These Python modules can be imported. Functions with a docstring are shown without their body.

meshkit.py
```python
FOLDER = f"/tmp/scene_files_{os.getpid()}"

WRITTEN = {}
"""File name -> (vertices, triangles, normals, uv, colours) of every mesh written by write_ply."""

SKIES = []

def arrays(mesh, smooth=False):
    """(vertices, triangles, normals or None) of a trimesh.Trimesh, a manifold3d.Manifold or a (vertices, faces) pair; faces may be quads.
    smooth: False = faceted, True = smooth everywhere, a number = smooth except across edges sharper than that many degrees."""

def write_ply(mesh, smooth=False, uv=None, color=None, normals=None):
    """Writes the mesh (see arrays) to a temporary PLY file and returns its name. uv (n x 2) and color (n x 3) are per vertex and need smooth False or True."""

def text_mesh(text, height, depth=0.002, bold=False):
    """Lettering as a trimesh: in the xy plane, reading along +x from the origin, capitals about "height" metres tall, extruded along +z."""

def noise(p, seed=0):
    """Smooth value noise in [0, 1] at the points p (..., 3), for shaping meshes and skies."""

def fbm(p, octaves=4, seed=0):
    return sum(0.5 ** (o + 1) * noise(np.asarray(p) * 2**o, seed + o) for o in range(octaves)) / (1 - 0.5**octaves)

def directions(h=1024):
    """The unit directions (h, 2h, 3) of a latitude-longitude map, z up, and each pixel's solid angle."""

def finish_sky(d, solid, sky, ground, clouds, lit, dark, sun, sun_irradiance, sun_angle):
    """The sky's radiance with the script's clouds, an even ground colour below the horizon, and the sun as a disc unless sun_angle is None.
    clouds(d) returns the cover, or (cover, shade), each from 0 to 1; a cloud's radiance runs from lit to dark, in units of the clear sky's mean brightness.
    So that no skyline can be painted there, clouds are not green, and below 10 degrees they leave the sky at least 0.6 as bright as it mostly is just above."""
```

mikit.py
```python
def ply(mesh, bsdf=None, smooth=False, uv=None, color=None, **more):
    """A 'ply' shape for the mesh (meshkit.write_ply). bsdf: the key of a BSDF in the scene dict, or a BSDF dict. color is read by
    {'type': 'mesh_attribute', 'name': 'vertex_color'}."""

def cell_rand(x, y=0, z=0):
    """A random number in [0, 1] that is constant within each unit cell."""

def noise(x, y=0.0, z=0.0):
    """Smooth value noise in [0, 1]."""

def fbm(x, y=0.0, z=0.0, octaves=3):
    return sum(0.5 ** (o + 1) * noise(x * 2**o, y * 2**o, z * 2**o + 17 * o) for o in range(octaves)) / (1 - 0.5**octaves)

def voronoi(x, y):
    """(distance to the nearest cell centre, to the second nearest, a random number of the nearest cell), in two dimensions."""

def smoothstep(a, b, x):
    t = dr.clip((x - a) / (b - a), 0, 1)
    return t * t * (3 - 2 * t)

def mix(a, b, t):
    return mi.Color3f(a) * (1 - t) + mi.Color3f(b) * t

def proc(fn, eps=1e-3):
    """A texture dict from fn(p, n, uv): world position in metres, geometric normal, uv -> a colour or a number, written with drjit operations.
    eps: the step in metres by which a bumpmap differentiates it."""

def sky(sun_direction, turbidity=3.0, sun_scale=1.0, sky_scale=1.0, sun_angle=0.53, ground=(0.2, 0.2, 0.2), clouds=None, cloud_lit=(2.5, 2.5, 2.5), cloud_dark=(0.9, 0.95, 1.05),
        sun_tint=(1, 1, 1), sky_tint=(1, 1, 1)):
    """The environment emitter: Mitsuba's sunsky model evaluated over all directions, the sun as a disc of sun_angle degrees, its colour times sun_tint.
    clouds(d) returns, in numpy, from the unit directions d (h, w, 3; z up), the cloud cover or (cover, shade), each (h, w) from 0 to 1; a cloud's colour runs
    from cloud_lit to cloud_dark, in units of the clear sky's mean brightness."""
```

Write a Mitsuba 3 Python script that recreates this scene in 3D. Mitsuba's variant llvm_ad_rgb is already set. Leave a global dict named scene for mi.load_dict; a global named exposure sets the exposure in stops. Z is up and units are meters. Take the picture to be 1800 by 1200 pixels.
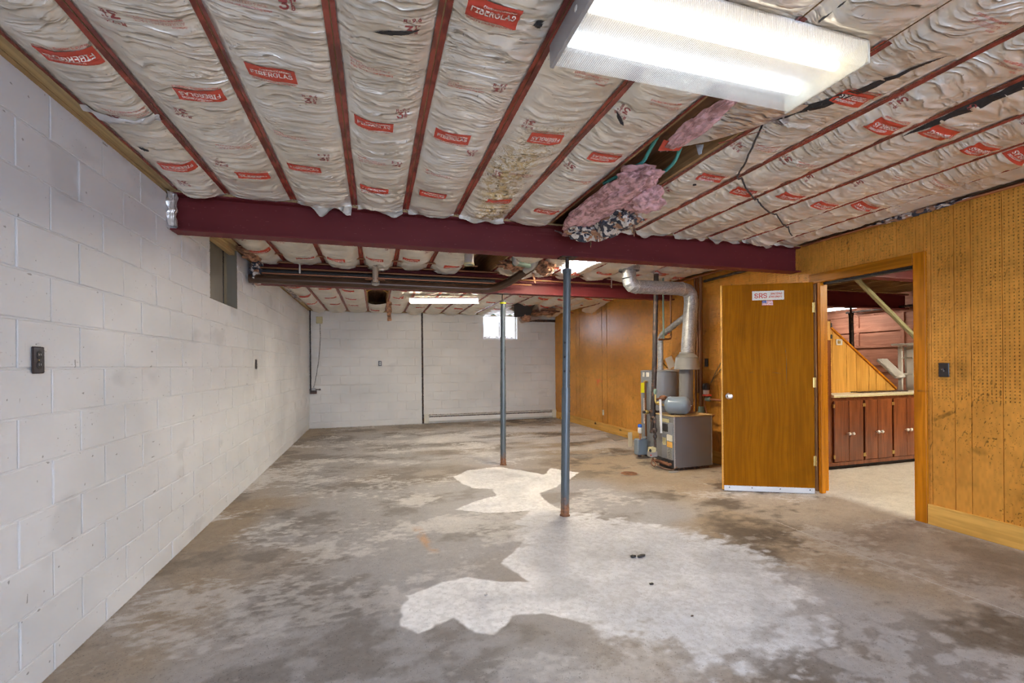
import math
import numpy as np, trimesh, drjit as dr, mitsuba as mi, manifold3d as m3
from shapely.geometry import Polygon
import mikit, meshkit
from mikit import proc, noise, fbm, voronoi, cell_rand, smoothstep, mix

T = mi.ScalarTransform4f
scene, labels = {}, {}
# ------------------------------------------------------------------ camera, sky, exposure
CAM = np.array([1.3764, 0.0, 1.3446])
YAW, ROLL, FOCAL = 0.2948, 0.0091, 792.3
fwd = np.array([math.sin(YAW), math.cos(YAW), 0.0]); rgt = np.array([math.cos(YAW), -math.sin(YAW), 0.0])
up = np.array([0, 0, 1.0]) + math.tan(ROLL) * rgt
scene['camera'] = {'type': 'perspective', 'fov': 2 * math.degrees(math.atan(900 / FOCAL)), 'fov_axis': 'x', 'near_clip': 0.05, 'far_clip': 200.0,
                   'principal_point_offset_y': -0.0346, 'to_world': T().look_at(origin=CAM.tolist(), target=(CAM + fwd).tolist(), up=up.tolist())}
exposure = 0.9
SKY = 38.0
scene['sky'] = mikit.sky([0.3, 0.6, 0.75], turbidity=4.0, sun_scale=0.0, sky_scale=SKY, ground=(0.55, 0.56, 0.58), clouds=lambda d: (np.ones(d.shape[:2]), 0.15 * np.ones(d.shape[:2])),
                         cloud_lit=(0.94, 1.09, 1.42), cloud_dark=(0.82, 0.96, 1.2))
LAMP_COOL, LAMP_WARM = (0.80, 0.93, 1.06), (1.0, 0.87, 0.66)

# ------------------------------------------------------------------ dimensions of the basement
ZJ, ZS = 2.6, 2.83                      # joist bottoms, underside of the subfloor
XR, YB, YF = 5.762, 10.651, -3.6        # right wall face, back wall face, front wall behind the camera
COURSE, HEAD = 0.2032, 0.4064
Z0 = 1.3486                             # a bed joint at this height
B1, B2 = 3.79, 5.92                     # centre lines of the two steel beams
JX = [0.055, 0.376, 0.805, 1.235, 1.62, 2.03, 2.46, 2.87, 3.30, 3.71, 4.12, 4.53, 4.94, 5.34, 5.665]
rng = np.random.default_rng(7)

# ------------------------------------------------------------------ materials
def two(b): return {'type': 'twosided', 'bsdf': b}
def rgb(*c): return {'type': 'rgb', 'value': list(c)}
def pr(col, rough=0.5, metal=0.0, **k):
    return {'type': 'principled', 'base_color': rgb(*col) if isinstance(col, tuple) else proc(col), 'roughness': rough if isinstance(rough, float) else proc(rough), 'metallic': metal, **k}
def bump(b, fn, scale=1.0, eps=1e-3): return {'type': 'bumpmap', 'arbitrary': {**proc(fn, eps)}, 'bsdf': b, 'scale': scale}
def mat(name, b, tw=True): scene['mat_' + name] = two(b) if tw else b
def clampc(x): return dr.clip(x, 0, 1)

def f_paint(p, n, uv):
    a = fbm(p.x * 1.3 + 3, p.y * 1.3, p.z * 1.3, 3)
    s = noise(p.x * 90, p.y * 90, p.z * 90)
    c = mix((0.565, 0.59, 0.61), (0.65, 0.675, 0.695), smoothstep(0.3, 0.7, a))
    pit = smoothstep(0.86, 0.95, s) * smoothstep(0.5, 0.8, fbm(p.x * 6, p.y * 6, p.z * 6, 2))
    dirt = smoothstep(0.66, 0.8, fbm(p.x * 2.3 + 9, p.y * 2.3, p.z * 3.1, 4))
    spot = smoothstep(0.955, 0.975, noise(p.x * 31 + 5, p.y * 31, p.z * 31))
    return c * (1 - 0.25 * pit) * (1 - 0.13 * dirt) * (1 - 0.5 * spot)
def f_warm_lit(p, n, uv): return f_paint(p, n, uv) * mi.Color3f(1.04, 0.985, 0.895)  # same wall paint, with the back wall's warmer light put into its colour
def b_paint(p, n, uv): return noise(p.x * 160, p.y * 160, p.z * 160) + 0.7 * noise(p.x * 55, p.y * 55, p.z * 55)
mat('paint', bump(pr(f_paint, 0.42, specular=0.5), b_paint, 0.0009))
mat('warm_lit_paint', bump(pr(f_warm_lit, 0.42, specular=0.5), b_paint, 0.0009))

PATCH = [(2.26, 5.43), (2.5, 5.7), (2.92, 5.78), (3.17, 5.46), (3.35, 5.19), (3.56, 5.48), (3.66, 5.29), (3.8, 5.13), (3.54, 4.87), (3.27, 4.61), (3.0, 4.44), (2.98, 4.1), (3.03, 3.9), (3.14, 3.65), (3.35, 3.44), (3.52, 3.29), (3.67, 3.15), (3.79, 2.93), (3.9, 2.69), (3.9, 2.46), (3.81, 2.26), (3.72, 2.02), (3.59, 1.95), (3.57, 1.8), (3.43, 1.7), (3.07, 1.67), (2.93, 1.66), (2.78, 1.69), (2.67, 1.88), (2.56, 1.98), (2.43, 2.07), (2.35, 2.21), (2.23, 2.28), (2.07, 2.32), (2.01, 2.23), (1.93, 2.18), (1.85, 2.22), (1.8, 2.31), (1.76, 2.38), (1.67, 2.36), (1.57, 2.31), (1.5, 2.41), (1.51, 2.59), (1.54, 2.72), (1.65, 2.74), (1.77, 2.83), (1.93, 2.82), (2.1, 2.71), (2.28, 2.65), (2.19, 2.94), (2.38, 3.19), (2.48, 3.31), (2.49, 3.48), (2.59, 3.69), (2.73, 3.93), (2.53, 3.96), (2.31, 4.03), (2.08, 4.18), (2.28, 4.36), (2.55, 4.5), (2.59, 4.74), (2.39, 4.86), (2.32, 5.1)]
def patch_sdf(x, y):
    d, ins = mi.Float(9.0), mi.Float(0.0)
    for (ax, ay), (bx, by) in zip(PATCH, PATCH[1:] + PATCH[:1]):
        ex, ey = bx - ax, by - ay
        t = dr.clip(((x - ax) * ex + (y - ay) * ey) / (ex * ex + ey * ey), 0, 1)
        d = dr.minimum(d, dr.square(x - ax - t * ex) + dr.square(y - ay - t * ey))
        if ay != by:
            hit = ((ay > y) != (by > y)) & (x < ex * (y - ay) / ey + ax)
            ins = dr.select(hit, 1 - ins, ins)
    return dr.sqrt(d) * dr.select(ins > 0.5, 1.0, -1.0)
def f_floor(p, n, uv):
    x, y = p.x, p.y
    wx = x + 0.10 * (fbm(x * 4, y * 4, 1.0, 3) - 0.5); wy = y + 0.10 * (fbm(x * 4 + 9, y * 4, 2.0, 3) - 0.5)
    big = fbm(x * 0.7 + 2, y * 0.7, 0.0, 4)
    tex = fbm(x * 11, y * 16, 8.0, 4); med = 0.72 * fbm(wx * 2.4, wy * 2.8, 4.0, 5) + 0.28 * tex
    fine = fbm(x * 45, y * 45, 5.0, 3)
    speck = noise(x * 210, y * 210, 1.0)
    grey, brown, dark = (0.315, 0.31, 0.315), (0.265, 0.212, 0.155), (0.095, 0.076, 0.058)
    right = smoothstep(3.7, 4.4, x + 0.9 * (big - 0.5))
    left = smoothstep(0.75, 0.1, x + 0.5 * (med - 0.5))
    brownness = clampc(smoothstep(0.45, 0.62, big) * 0.55 + 0.75 * right + 0.6 * left + 0.6 * smoothstep(9.2, 10.2, y + 0.6 * med))
    c = mix(grey, brown, brownness)
    c = mix(c, dark, clampc(smoothstep(0.45, 0.66, med) * (0.55 + 0.45 * right)))
    near = smoothstep(3.2, 2.6, y + 0.5 * (tex - 0.5)) * smoothstep(4.5, 4.75, x + 0.2 * (tex - 0.5))
    c = mix(c, (0.17, 0.135, 0.105), 0.75 * near * smoothstep(0.25, 0.55, med))
    front = smoothstep(1.9, 1.5, y + 0.4 * (med - 0.5)) * smoothstep(2.4, 3.2, x) * smoothstep(4.6, 4.3, x)
    c = mix(c, dark, 0.55 * front * smoothstep(0.34, 0.62, tex + 0.3 * (med - 0.5)))
    wash = smoothstep(0.53, 0.66, 0.7 * fbm(wx * 1.7 + 31, wy * 2.6, 7.0, 5) + 0.3 * fbm(x * 19, y * 30, 9.0, 4))
    c = mix(c, (0.58, 0.57, 0.56), wash * (0.35 + 0.3 * smoothstep(2.0, 4.5, y)) * (1 - 0.4 * right))
    far = smoothstep(6.0, 7.2, y + 0.6 * med) * smoothstep(10.0, 9.0, y) * smoothstep(0.8, 1.6, x)
    c = mix(c, (0.58, 0.57, 0.57), far * 0.6 * smoothstep(0.35, 0.6, fbm(x * 1.1, y * 3.0, 3.0, 4)))
    s = patch_sdf(x + 0.05 * (fbm(x * 9, y * 9, 6.0, 3) - 0.5), y + 0.05 * (fbm(x * 9 + 4, y * 9, 8.0, 3) - 0.5))
    body = smoothstep(2.25, 2.6, x) * smoothstep(3.95, 3.75, y)                       # the main body fades out in a worn, broken edge; the lobes are crisp
    m = mix(smoothstep(-0.012, 0.012, s), smoothstep(-0.10, 0.09, s + 0.40 * (tex - 0.5) + 0.2 * (med - 0.5)), body)
    m = dr.maximum(m.x, 0.0)
    rim = smoothstep(0.30, 0.04, s) * (1 - body)
    white = mix((0.53, 0.545, 0.575), (0.80, 0.805, 0.81), clampc(rim * 0.5 + 0.35 * (1 - body) + 1.2 * (fbm(wx * 2.6, wy * 3.4, 9.0, 5) - 0.36)))
    white = mix(white, (0.40, 0.41, 0.43), 0.6 * smoothstep(0.5, 0.66, fbm(wx * 2.2 + 5, wy * 2.8, 11.0, 5)) * (1 - rim))
    c = mix(c, white, m * (0.88 + 0.12 * smoothstep(0.35, 0.6, fine)))
    # rust smear, control joint
    ox, oy = x - 1.70 - 0.10 * dr.square((y - 3.86) * 1.6), y - 3.56
    smear = smoothstep(0.06, 0.0, dr.abs(ox)) * smoothstep(0.34, 0.18, dr.abs(oy)) * smoothstep(0.3, 0.6, fbm(x * 14, y * 10, 2.0, 3))
    c = mix(c, (0.46, 0.26, 0.12), 0.7 * smear)
    joint = smoothstep(0.006, 0.002, dr.abs(x - 4.62 - 0.02 * dr.sin(y * 2))) * smoothstep(3.1, 2.9, y)
    c = mix(c, (0.42, 0.41, 0.39), 0.8 * joint)
    next_room = smoothstep(5.65, 5.9, x + 0.2 * (med - 0.5))
    c = mix(c, mix((0.54, 0.53, 0.49), (0.66, 0.65, 0.61), med), next_room * 0.85)
    return c * (0.80 + 0.22 * fine + 0.20 * tex) * (1 - 0.35 * smoothstep(0.8, 0.95, speck)) * (1 + 0.3 * smoothstep(0.93, 0.98, noise(x * 150 + 7, y * 150, 2.0)))
def r_floor(p, n, uv): return 0.42 + 0.3 * fbm(p.x * 3, p.y * 3, 2.0, 3)
def b_floor(p, n, uv): return fbm(p.x * 30, p.y * 30, 0.0, 4) + 0.4 * noise(p.x * 200, p.y * 200, 0.0)
mat('floor', bump(pr(f_floor, r_floor, specular=0.45), b_floor, 0.0025))

def f_facing(p, n, uv):
    a = fbm(p.x * 2.1, p.y * 2.1, 3.0, 4); b = fbm(p.x * 14, p.y * 14, 5.0, 3)
    c = mix((0.73, 0.675, 0.57), (0.83, 0.785, 0.695), smoothstep(0.3, 0.7, a))
    return c * (0.9 + 0.2 * b) * (1 - 0.5 * smoothstep(0.965, 0.985, noise(p.x * 60, p.y * 60, 3.0)))
def f_stained(p, n, uv):
    c = f_facing(p, n, uv)
    wx, wy = p.x + 0.07 * (fbm(p.x * 14, p.y * 14, 1.0, 4) - 0.5), p.y + 0.07 * (fbm(p.x * 14, p.y * 14, 7.0, 4) - 0.5)
    zone = smoothstep(1.9, 2.35, p.y) * (0.55 + 0.45 * smoothstep(2.2, 2.7, p.y)) * smoothstep(0.22, 0.05, dr.abs(p.x - 2.24 - 0.05 * dr.sin(p.y * 4)))
    v = 0.62 * fbm(wx * 34 + wy * 19, wy * 34 - wx * 19, 2.0, 5) + 0.38 * noise(wx * 190 + wy * 60, wy * 190 - wx * 60, 3.0)
    t = zone * smoothstep(0.50, 0.54, v + 0.10 * zone - 0.05)
    c = mix(c, mix((0.42, 0.29, 0.10), (0.60, 0.46, 0.22), fbm(p.x * 60, p.y * 60, 1.0, 2)), 0.9 * t)
    return mix(c, (0.09, 0.07, 0.045), 0.8 * t * smoothstep(0.62, 0.66, fbm(wx * 46 + 3, wy * 46, 4.0, 3)))
def b_facing(p, n, uv):
    w = 1.6 * noise(p.x * 5, p.y * 3, 2.0) + 0.5 * noise(p.x * 17, p.y * 9, 5.0)
    a = 1 - dr.abs(2 * noise(p.x * 5 + 3, p.y * 30 + 2.2 * w, 4.0) - 1); b = 1 - dr.abs(2 * noise(p.x * 9 + w, p.y * 62 + 3 * w, 7.0) - 1)
    c = 1 - dr.abs(2 * noise(p.x * 26 + 2 * w, p.y * 34 + w, 9.0) - 1)
    return a * a * a + 0.55 * b * b * b * noise(p.x * 3, p.y * 3, 1.0) * 1.6 + 0.25 * c * c * c
mat('facing', bump(pr(f_facing, 0.33, 0.42, specular=0.5), b_facing, 0.0075))
mat('stained', bump(pr(f_stained, 0.36, 0.35, specular=0.5), b_facing, 0.004))
mat('foil', bump(pr((0.74, 0.74, 0.73), 0.24, 0.75), b_facing, 0.006))

def f_flange(p, n, uv):
    a = fbm(p.x * 30, p.y * 12, 1.0, 3)
    return mix((0.13, 0.022, 0.016), (0.27, 0.045, 0.028), smoothstep(0.35, 0.65, a))
mat('flange', pr(f_flange, 0.4, specular=0.5))
mat('red_ink', pr((0.50, 0.055, 0.03), 0.45))
mat('white_ink', pr((0.80, 0.77, 0.71), 0.5))
mat('dark_red_ink', pr((0.27, 0.055, 0.05), 0.5))
mat('faint_ink', pr((0.52, 0.24, 0.19), 0.5))
mat('blue_ink', pr((0.03, 0.05, 0.25), 0.5))
mat('black', pr((0.016, 0.016, 0.018), 0.6))
mat('black_plastic', pr((0.022, 0.018, 0.02), 0.3, specular=0.5))
mat('white_plastic', pr((0.72, 0.70, 0.64), 0.4))
mat('off_white', pr((0.66, 0.63, 0.52), 0.45))
mat('cream', pr((0.50, 0.45, 0.25), 0.5))
mat('yellow', pr((0.80, 0.74, 0.02), 0.5))
mat('teal', pr((0.08, 0.42, 0.38), 0.5))
mat('blue_cap', pr((0.02, 0.09, 0.42), 0.4))
mat('red_paint', pr((0.5, 0.02, 0.02), 0.4))
mat('cord', pr((0.03, 0.03, 0.035), 0.5))
mat('chrome', pr((0.78, 0.78, 0.8), 0.16, 1.0))
mat('aluminium', pr((0.60, 0.60, 0.58), 0.4, 0.7))
mat('brass', pr((0.55, 0.40, 0.14), 0.35, 0.9))
mat('white_metal', pr((0.72, 0.72, 0.70), 0.4))
mat('grey_metal', pr((0.36, 0.36, 0.37), 0.4, 0.3))

def f_beam(p, n, uv):
    a = fbm(p.x * 2, p.y * 8, p.z * 8, 4); s = noise(p.x * 70, p.y * 70, p.z * 70)
    c = mix((0.095, 0.015, 0.018), (0.135, 0.024, 0.026), a)
    c = mix(c, (0.26, 0.11, 0.10), 0.4 * smoothstep(0.90, 0.97, s))
    rub = smoothstep(0.7, 0.8, fbm(p.x * 1.4, p.y, p.z * 16, 4))
    return mix(c, (0.20, 0.07, 0.06), 0.35 * rub)
mat('beam', pr(f_beam, 0.5, specular=0.15))

def grain(a, l, k=1.0):                      # across, along: growth streaks in 0..1
    w = a + 0.03 * fbm(a * 3, l * 1.3, 2.0, 2)
    return clampc(0.55 * fbm(w * 36 * k, l * 1.3, 1.0, 3) + 0.45 * noise(w * 170 * k, l * 5, 3.0))
def wood(c0, c1, axis, k=1.0, knots=0.0):
    def fn(p, n, uv):
        if axis == 'z': a, l = p.x + p.y * 0.83, p.z
        elif axis == 'y': a, l = p.z + p.x, p.y
        else: a, l = p.z + p.y, p.x
        g = smoothstep(0.25, 0.75, grain(a, l, k)); v = fbm(a * 4, l * 1.5, 6.0, 3)
        c = mix(c0, c1, clampc(0.65 * g + 0.6 * (v - 0.3)))
        if knots: c = mix(c, (0.06, 0.03, 0.015), smoothstep(knots, knots + 0.05, noise(a * 14 + 3, l * 9.1, 1.0)))
        return c * (1 - 0.12 * smoothstep(0.62, 0.78, fbm(a * 9 + 4, l * 3, 2.0, 4)))
    return fn
mat('door_wood', pr(wood((0.235, 0.075, 0.001), (0.345, 0.120, 0.002), 'z', 1.1), 0.55, specular=0.05))
mat('casing_wood', pr(wood((0.34, 0.105, 0.002), (0.60, 0.215, 0.008), 'z', 0.6, 0.94), 0.4, specular=0.2))
mat('head_wood', pr(wood((0.26, 0.085, 0.003), (0.50, 0.185, 0.010), 'y', 0.6, 0.94), 0.4, specular=0.2))
mat('pine', pr(wood((0.52, 0.27, 0.055), (0.72, 0.42, 0.11), 'y', 0.5, 0.93), 0.5, specular=0.2))
mat('joist', pr(wood((0.22, 0.12, 0.05), (0.42, 0.26, 0.12), 'y', 0.7), 0.7))
mat('plate', pr(wood((0.33, 0.23, 0.11), (0.52, 0.38, 0.18), 'y', 0.7), 0.7))
mat('cabinet', pr(wood((0.10, 0.026, 0.009), (0.21, 0.062, 0.018), 'z', 0.5), 0.28, specular=0.5))
mat('panel', pr(wood((0.52, 0.25, 0.045), (0.72, 0.40, 0.09), 'z', 0.35), 0.4, specular=0.3))
mat('pink_wood', pr(wood((0.30, 0.118, 0.068), (0.45, 0.195, 0.12), 'y', 0.5), 0.6))
mat('deck', pr(wood((0.20, 0.10, 0.05), (0.36, 0.2, 0.11), 'y', 0.3), 0.8))

def f_peg(p, n, uv):
    a = fbm(p.y * 2.1, p.z * 2.1, 3.0, 4); v = noise(p.y * 70, p.z * 25, 2.0)
    c = mix((0.48, 0.205, 0.032), (0.66, 0.30, 0.052), smoothstep(0.25, 0.75, a)) * (0.9 + 0.2 * v)
    fleck = smoothstep(0.84, 0.90, noise(p.y * 130 + 3, p.z * 90, 7.0)) * smoothstep(0.40, 0.65, fbm(p.y * 3, p.z * 3, 8.0, 3))
    scr = smoothstep(0.86, 0.92, noise(p.y * 110 + p.z * 26, p.z * 34, 4.0)) * smoothstep(0.52, 0.7, fbm(p.y * 2.3 + 7, p.z * 2.3, 9.0, 3))
    grime = smoothstep(0.58, 0.80, fbm(p.y * 3.4 + 5, p.z * 5.1, 2.0, 5))
    hand = smoothstep(0.16, 0.05, dr.sqrt(dr.square((p.y - 2.42) * 0.8) + dr.square(p.z - 1.25))) * fbm(p.y * 12, p.z * 12, 1.0, 3)
    u1 = (p.y - 2.47) * 0.86 - (p.z - 0.905) * 0.5; u2 = (p.y - 2.47) * 0.5 + (p.z - 0.905) * 0.86
    drag = smoothstep(0.10, 0.06, dr.abs(u1)) * smoothstep(0.020, 0.008, dr.abs(u2 + 0.01 * (noise(p.y * 40, p.z * 40, 3.0) - 0.5))) * fbm(p.y * 60, p.z * 60, 5.0, 2) * 1.5
    smudge = smoothstep(0.07, 0.02, dr.sqrt(dr.square(p.y - 2.24) + dr.square((p.z - 0.66) * 1.7))) * fbm(p.y * 30, p.z * 30, 6.0, 3)
    c = c * (1 - 0.5 * clampc(drag)) * (1 - 0.5 * smudge)
    c = c * (1 - 0.6 * clampc(fleck + scr)) * (1 - 0.12 * grime) * (1 - 0.5 * hand)
    paint = smoothstep(0.62, 0.68, fbm(p.y * 9, p.z * 9, 6.0, 3)) * smoothstep(0.30, 0.15, dr.abs(p.y - 8.2)) * smoothstep(0.16, 0.06, dr.abs(p.z - 0.98))
    return mix(c, (0.75, 0.16, 0.05), 0.8 * paint)
mat('pegboard', pr(f_peg, 0.33, specular=0.25))
mat('furring', pr((0.26, 0.165, 0.09), 0.9))

def f_galv(p, n, uv):
    d1, d2, w = voronoi(p.x * 90 + p.y * 70, p.z * 90 + p.y * 30)
    return mix((0.24, 0.25, 0.265), (0.44, 0.45, 0.465), w)
mat('galvanized', pr(f_galv, 0.46, 0.6))
def f_iron(p, n, uv):
    return mix((0.035, 0.028, 0.026), (0.13, 0.07, 0.045), smoothstep(0.5, 0.75, fbm(p.x * 30, p.y * 30, p.z * 18, 3)))
mat('iron', pr(f_iron, 0.5, 0.4))
def f_rust(p, n, uv): return mix((0.05, 0.025, 0.016), (0.24, 0.10, 0.045), fbm(p.x * 40, p.y * 40, p.z * 40, 3))
mat('rust', pr(f_rust, 0.8))
mat('copper', pr((0.44, 0.20, 0.11), 0.35, 0.85))
mat('copper_old', pr((0.21, 0.10, 0.05), 0.38, 0.8))
mat('drain', pr((0.060, 0.032, 0.019), 0.26, 0.25))
mat('tan_pipe', pr((0.36, 0.30, 0.235), 0.45, 0.2))
mat('verdigris', pr((0.17, 0.24, 0.20), 0.7, 0.2))
mat('lead', pr((0.34, 0.34, 0.33), 0.5, 0.5))
def f_post(p, n, uv):
    r = smoothstep(0.20, 0.02, p.z + 0.10 * (fbm(p.x * 40, p.y * 40, p.z * 25, 3) - 0.5) * 2)
    c = mix((0.065, 0.088, 0.105), (0.11, 0.135, 0.15), fbm(p.x * 20, p.y * 20, p.z * 6, 3))
    return mix(c, mix((0.10, 0.045, 0.02), (0.30, 0.12, 0.05), noise(p.x * 70, p.y * 70, p.z * 70)), r)
mat('post', pr(f_post, 0.3, 0.25, specular=0.6))
mat('heater_grey', pr((0.175, 0.185, 0.205), 0.34, specular=0.5))
mat('boiler_grey', pr((0.14, 0.14, 0.142), 0.4, specular=0.5))
mat('hood_grey', pr((0.22, 0.22, 0.21), 0.4, 0.2))
mat('tank_blue', pr((0.16, 0.205, 0.25), 0.2, specular=0.6))
def f_pink(p, n, uv):
    a = fbm(p.x * 30, p.y * 30, p.z * 30, 4)
    return mix((0.34, 0.18, 0.165), (0.68, 0.40, 0.395), smoothstep(0.3, 0.65, a))
mat('pink_wool', bump(pr(f_pink, 0.95), lambda p, n, uv: fbm(p.x * 60, p.y * 60, p.z * 60, 4), 0.02))
def f_scrap(p, n, uv):
    a = fbm(p.x * 24 + p.z * 15, p.y * 24 - p.x * 11, p.z * 24 + p.y * 9, 5)
    c = mix((0.60, 0.56, 0.52), (0.035, 0.04, 0.06), smoothstep(0.47, 0.50, a))
    return mix(c, (0.36, 0.19, 0.11), smoothstep(0.58, 0.62, fbm(p.x * 21 - p.y * 9, p.y * 21 + 7, p.z * 21 + p.x * 8, 4)))
mat('scrap', pr(f_scrap, 0.7))
mat('brown_wool', bump(pr(lambda p, n, uv: mix((0.10, 0.05, 0.03), (0.42, 0.22, 0.13), smoothstep(0.3, 0.65, fbm(p.x * 26, p.y * 26, p.z * 26, 4))), 0.95), lambda p, n, uv: fbm(p.x * 50, p.y * 50, p.z * 50, 3), 0.02))
mat('greenwood', pr((0.30, 0.30, 0.17), 0.4))
mat('leaves', pr((0.13, 0.10, 0.07), 0.9))
mat('glass', {'type': 'thindielectric', 'int_ior': 1.5}, False)

# ------------------------------------------------------------------ mesh helpers
def cat(ms): return trimesh.util.concatenate([trimesh.Trimesh(*meshkit.arrays(m)[:2], process=False) for m in ms])
def box(x0, x1, y0, y1, z0, z1, b=0.0):
    if b <= 0:
        m = trimesh.creation.box((x1 - x0, y1 - y0, z1 - z0)); m.apply_translation(((x0 + x1) / 2, (y0 + y1) / 2, (z0 + z1) / 2)); return m
    pts = []
    for sx, x in ((1, x0), (-1, x1)):
        for sy, y in ((1, y0), (-1, y1)):
            for sz, z in ((1, z0), (-1, z1)):
                pts += [(x, y + sy * b, z + sz * b), (x + sx * b, y, z + sz * b), (x + sx * b, y + sy * b, z)]
    m = m3.Manifold.hull_points(np.array(pts)).to_mesh()
    return trimesh.Trimesh(m.vert_properties[:, :3], m.tri_verts, process=False)
def tube(pts, r, n=12, cap=True):
    p = np.asarray(pts, float); r = np.broadcast_to(np.asarray(r, float), (len(p),))
    t = np.zeros_like(p); t[1:-1] = (p[2:] - p[1:-1]) / np.linalg.norm(p[2:] - p[1:-1], axis=1)[:, None] + (p[1:-1] - p[:-2]) / np.linalg.norm(p[1:-1] - p[:-2], axis=1)[:, None]
    t[0], t[-1] = p[1] - p[0], p[-1] - p[-2]; t /= np.linalg.norm(t, axis=1)[:, None]
    a = np.cross(t[0], [0, 0, 1.0] if abs(t[0][2]) < 0.9 else [1.0, 0, 0]); rings = []
    ang = np.arange(n) * 2 * math.pi / n
    for k in range(len(p)):
        a = a - t[k] * (a @ t[k]); a /= np.linalg.norm(a); b = np.cross(t[k], a)
        rings.append(p[k] + r[k] * (np.cos(ang)[:, None] * a + np.sin(ang)[:, None] * b))
    v = np.vstack(rings); f = []
    for k in range(len(p) - 1):
        for j in range(n):
            q = (k * n + j, k * n + (j + 1) % n, (k + 1) * n + (j + 1) % n, (k + 1) * n + j); f += [(q[0], q[1], q[2]), (q[0], q[2], q[3])]
    if cap:
        v = np.vstack([v, p[0], p[-1]]); m = len(p) * n
        f += [(m, (j + 1) % n, j) for j in range(n)] + [(m + 1, m - n + j, m - n + (j + 1) % n) for j in range(n)]
    return trimesh.Trimesh(v, np.array(f), process=False)
def bend(pts, rad=0.06, seg=5):                     # a polyline with rounded corners
    p = [np.asarray(q, float) for q in pts]; out = [p[0]]
    for a, b, c in zip(p, p[1:], p[2:]):
        u, w = (a - b), (c - b); lu, lw = np.linalg.norm(u), np.linalg.norm(w); d = min(rad, lu * 0.45, lw * 0.45)
        s, e = b + u / lu * d, b + w / lw * d
        for t in np.linspace(0, 1, seg): out.append((1 - t) ** 2 * s + 2 * t * (1 - t) * b + t * t * e)
    return np.array(out + [p[-1]])
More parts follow.
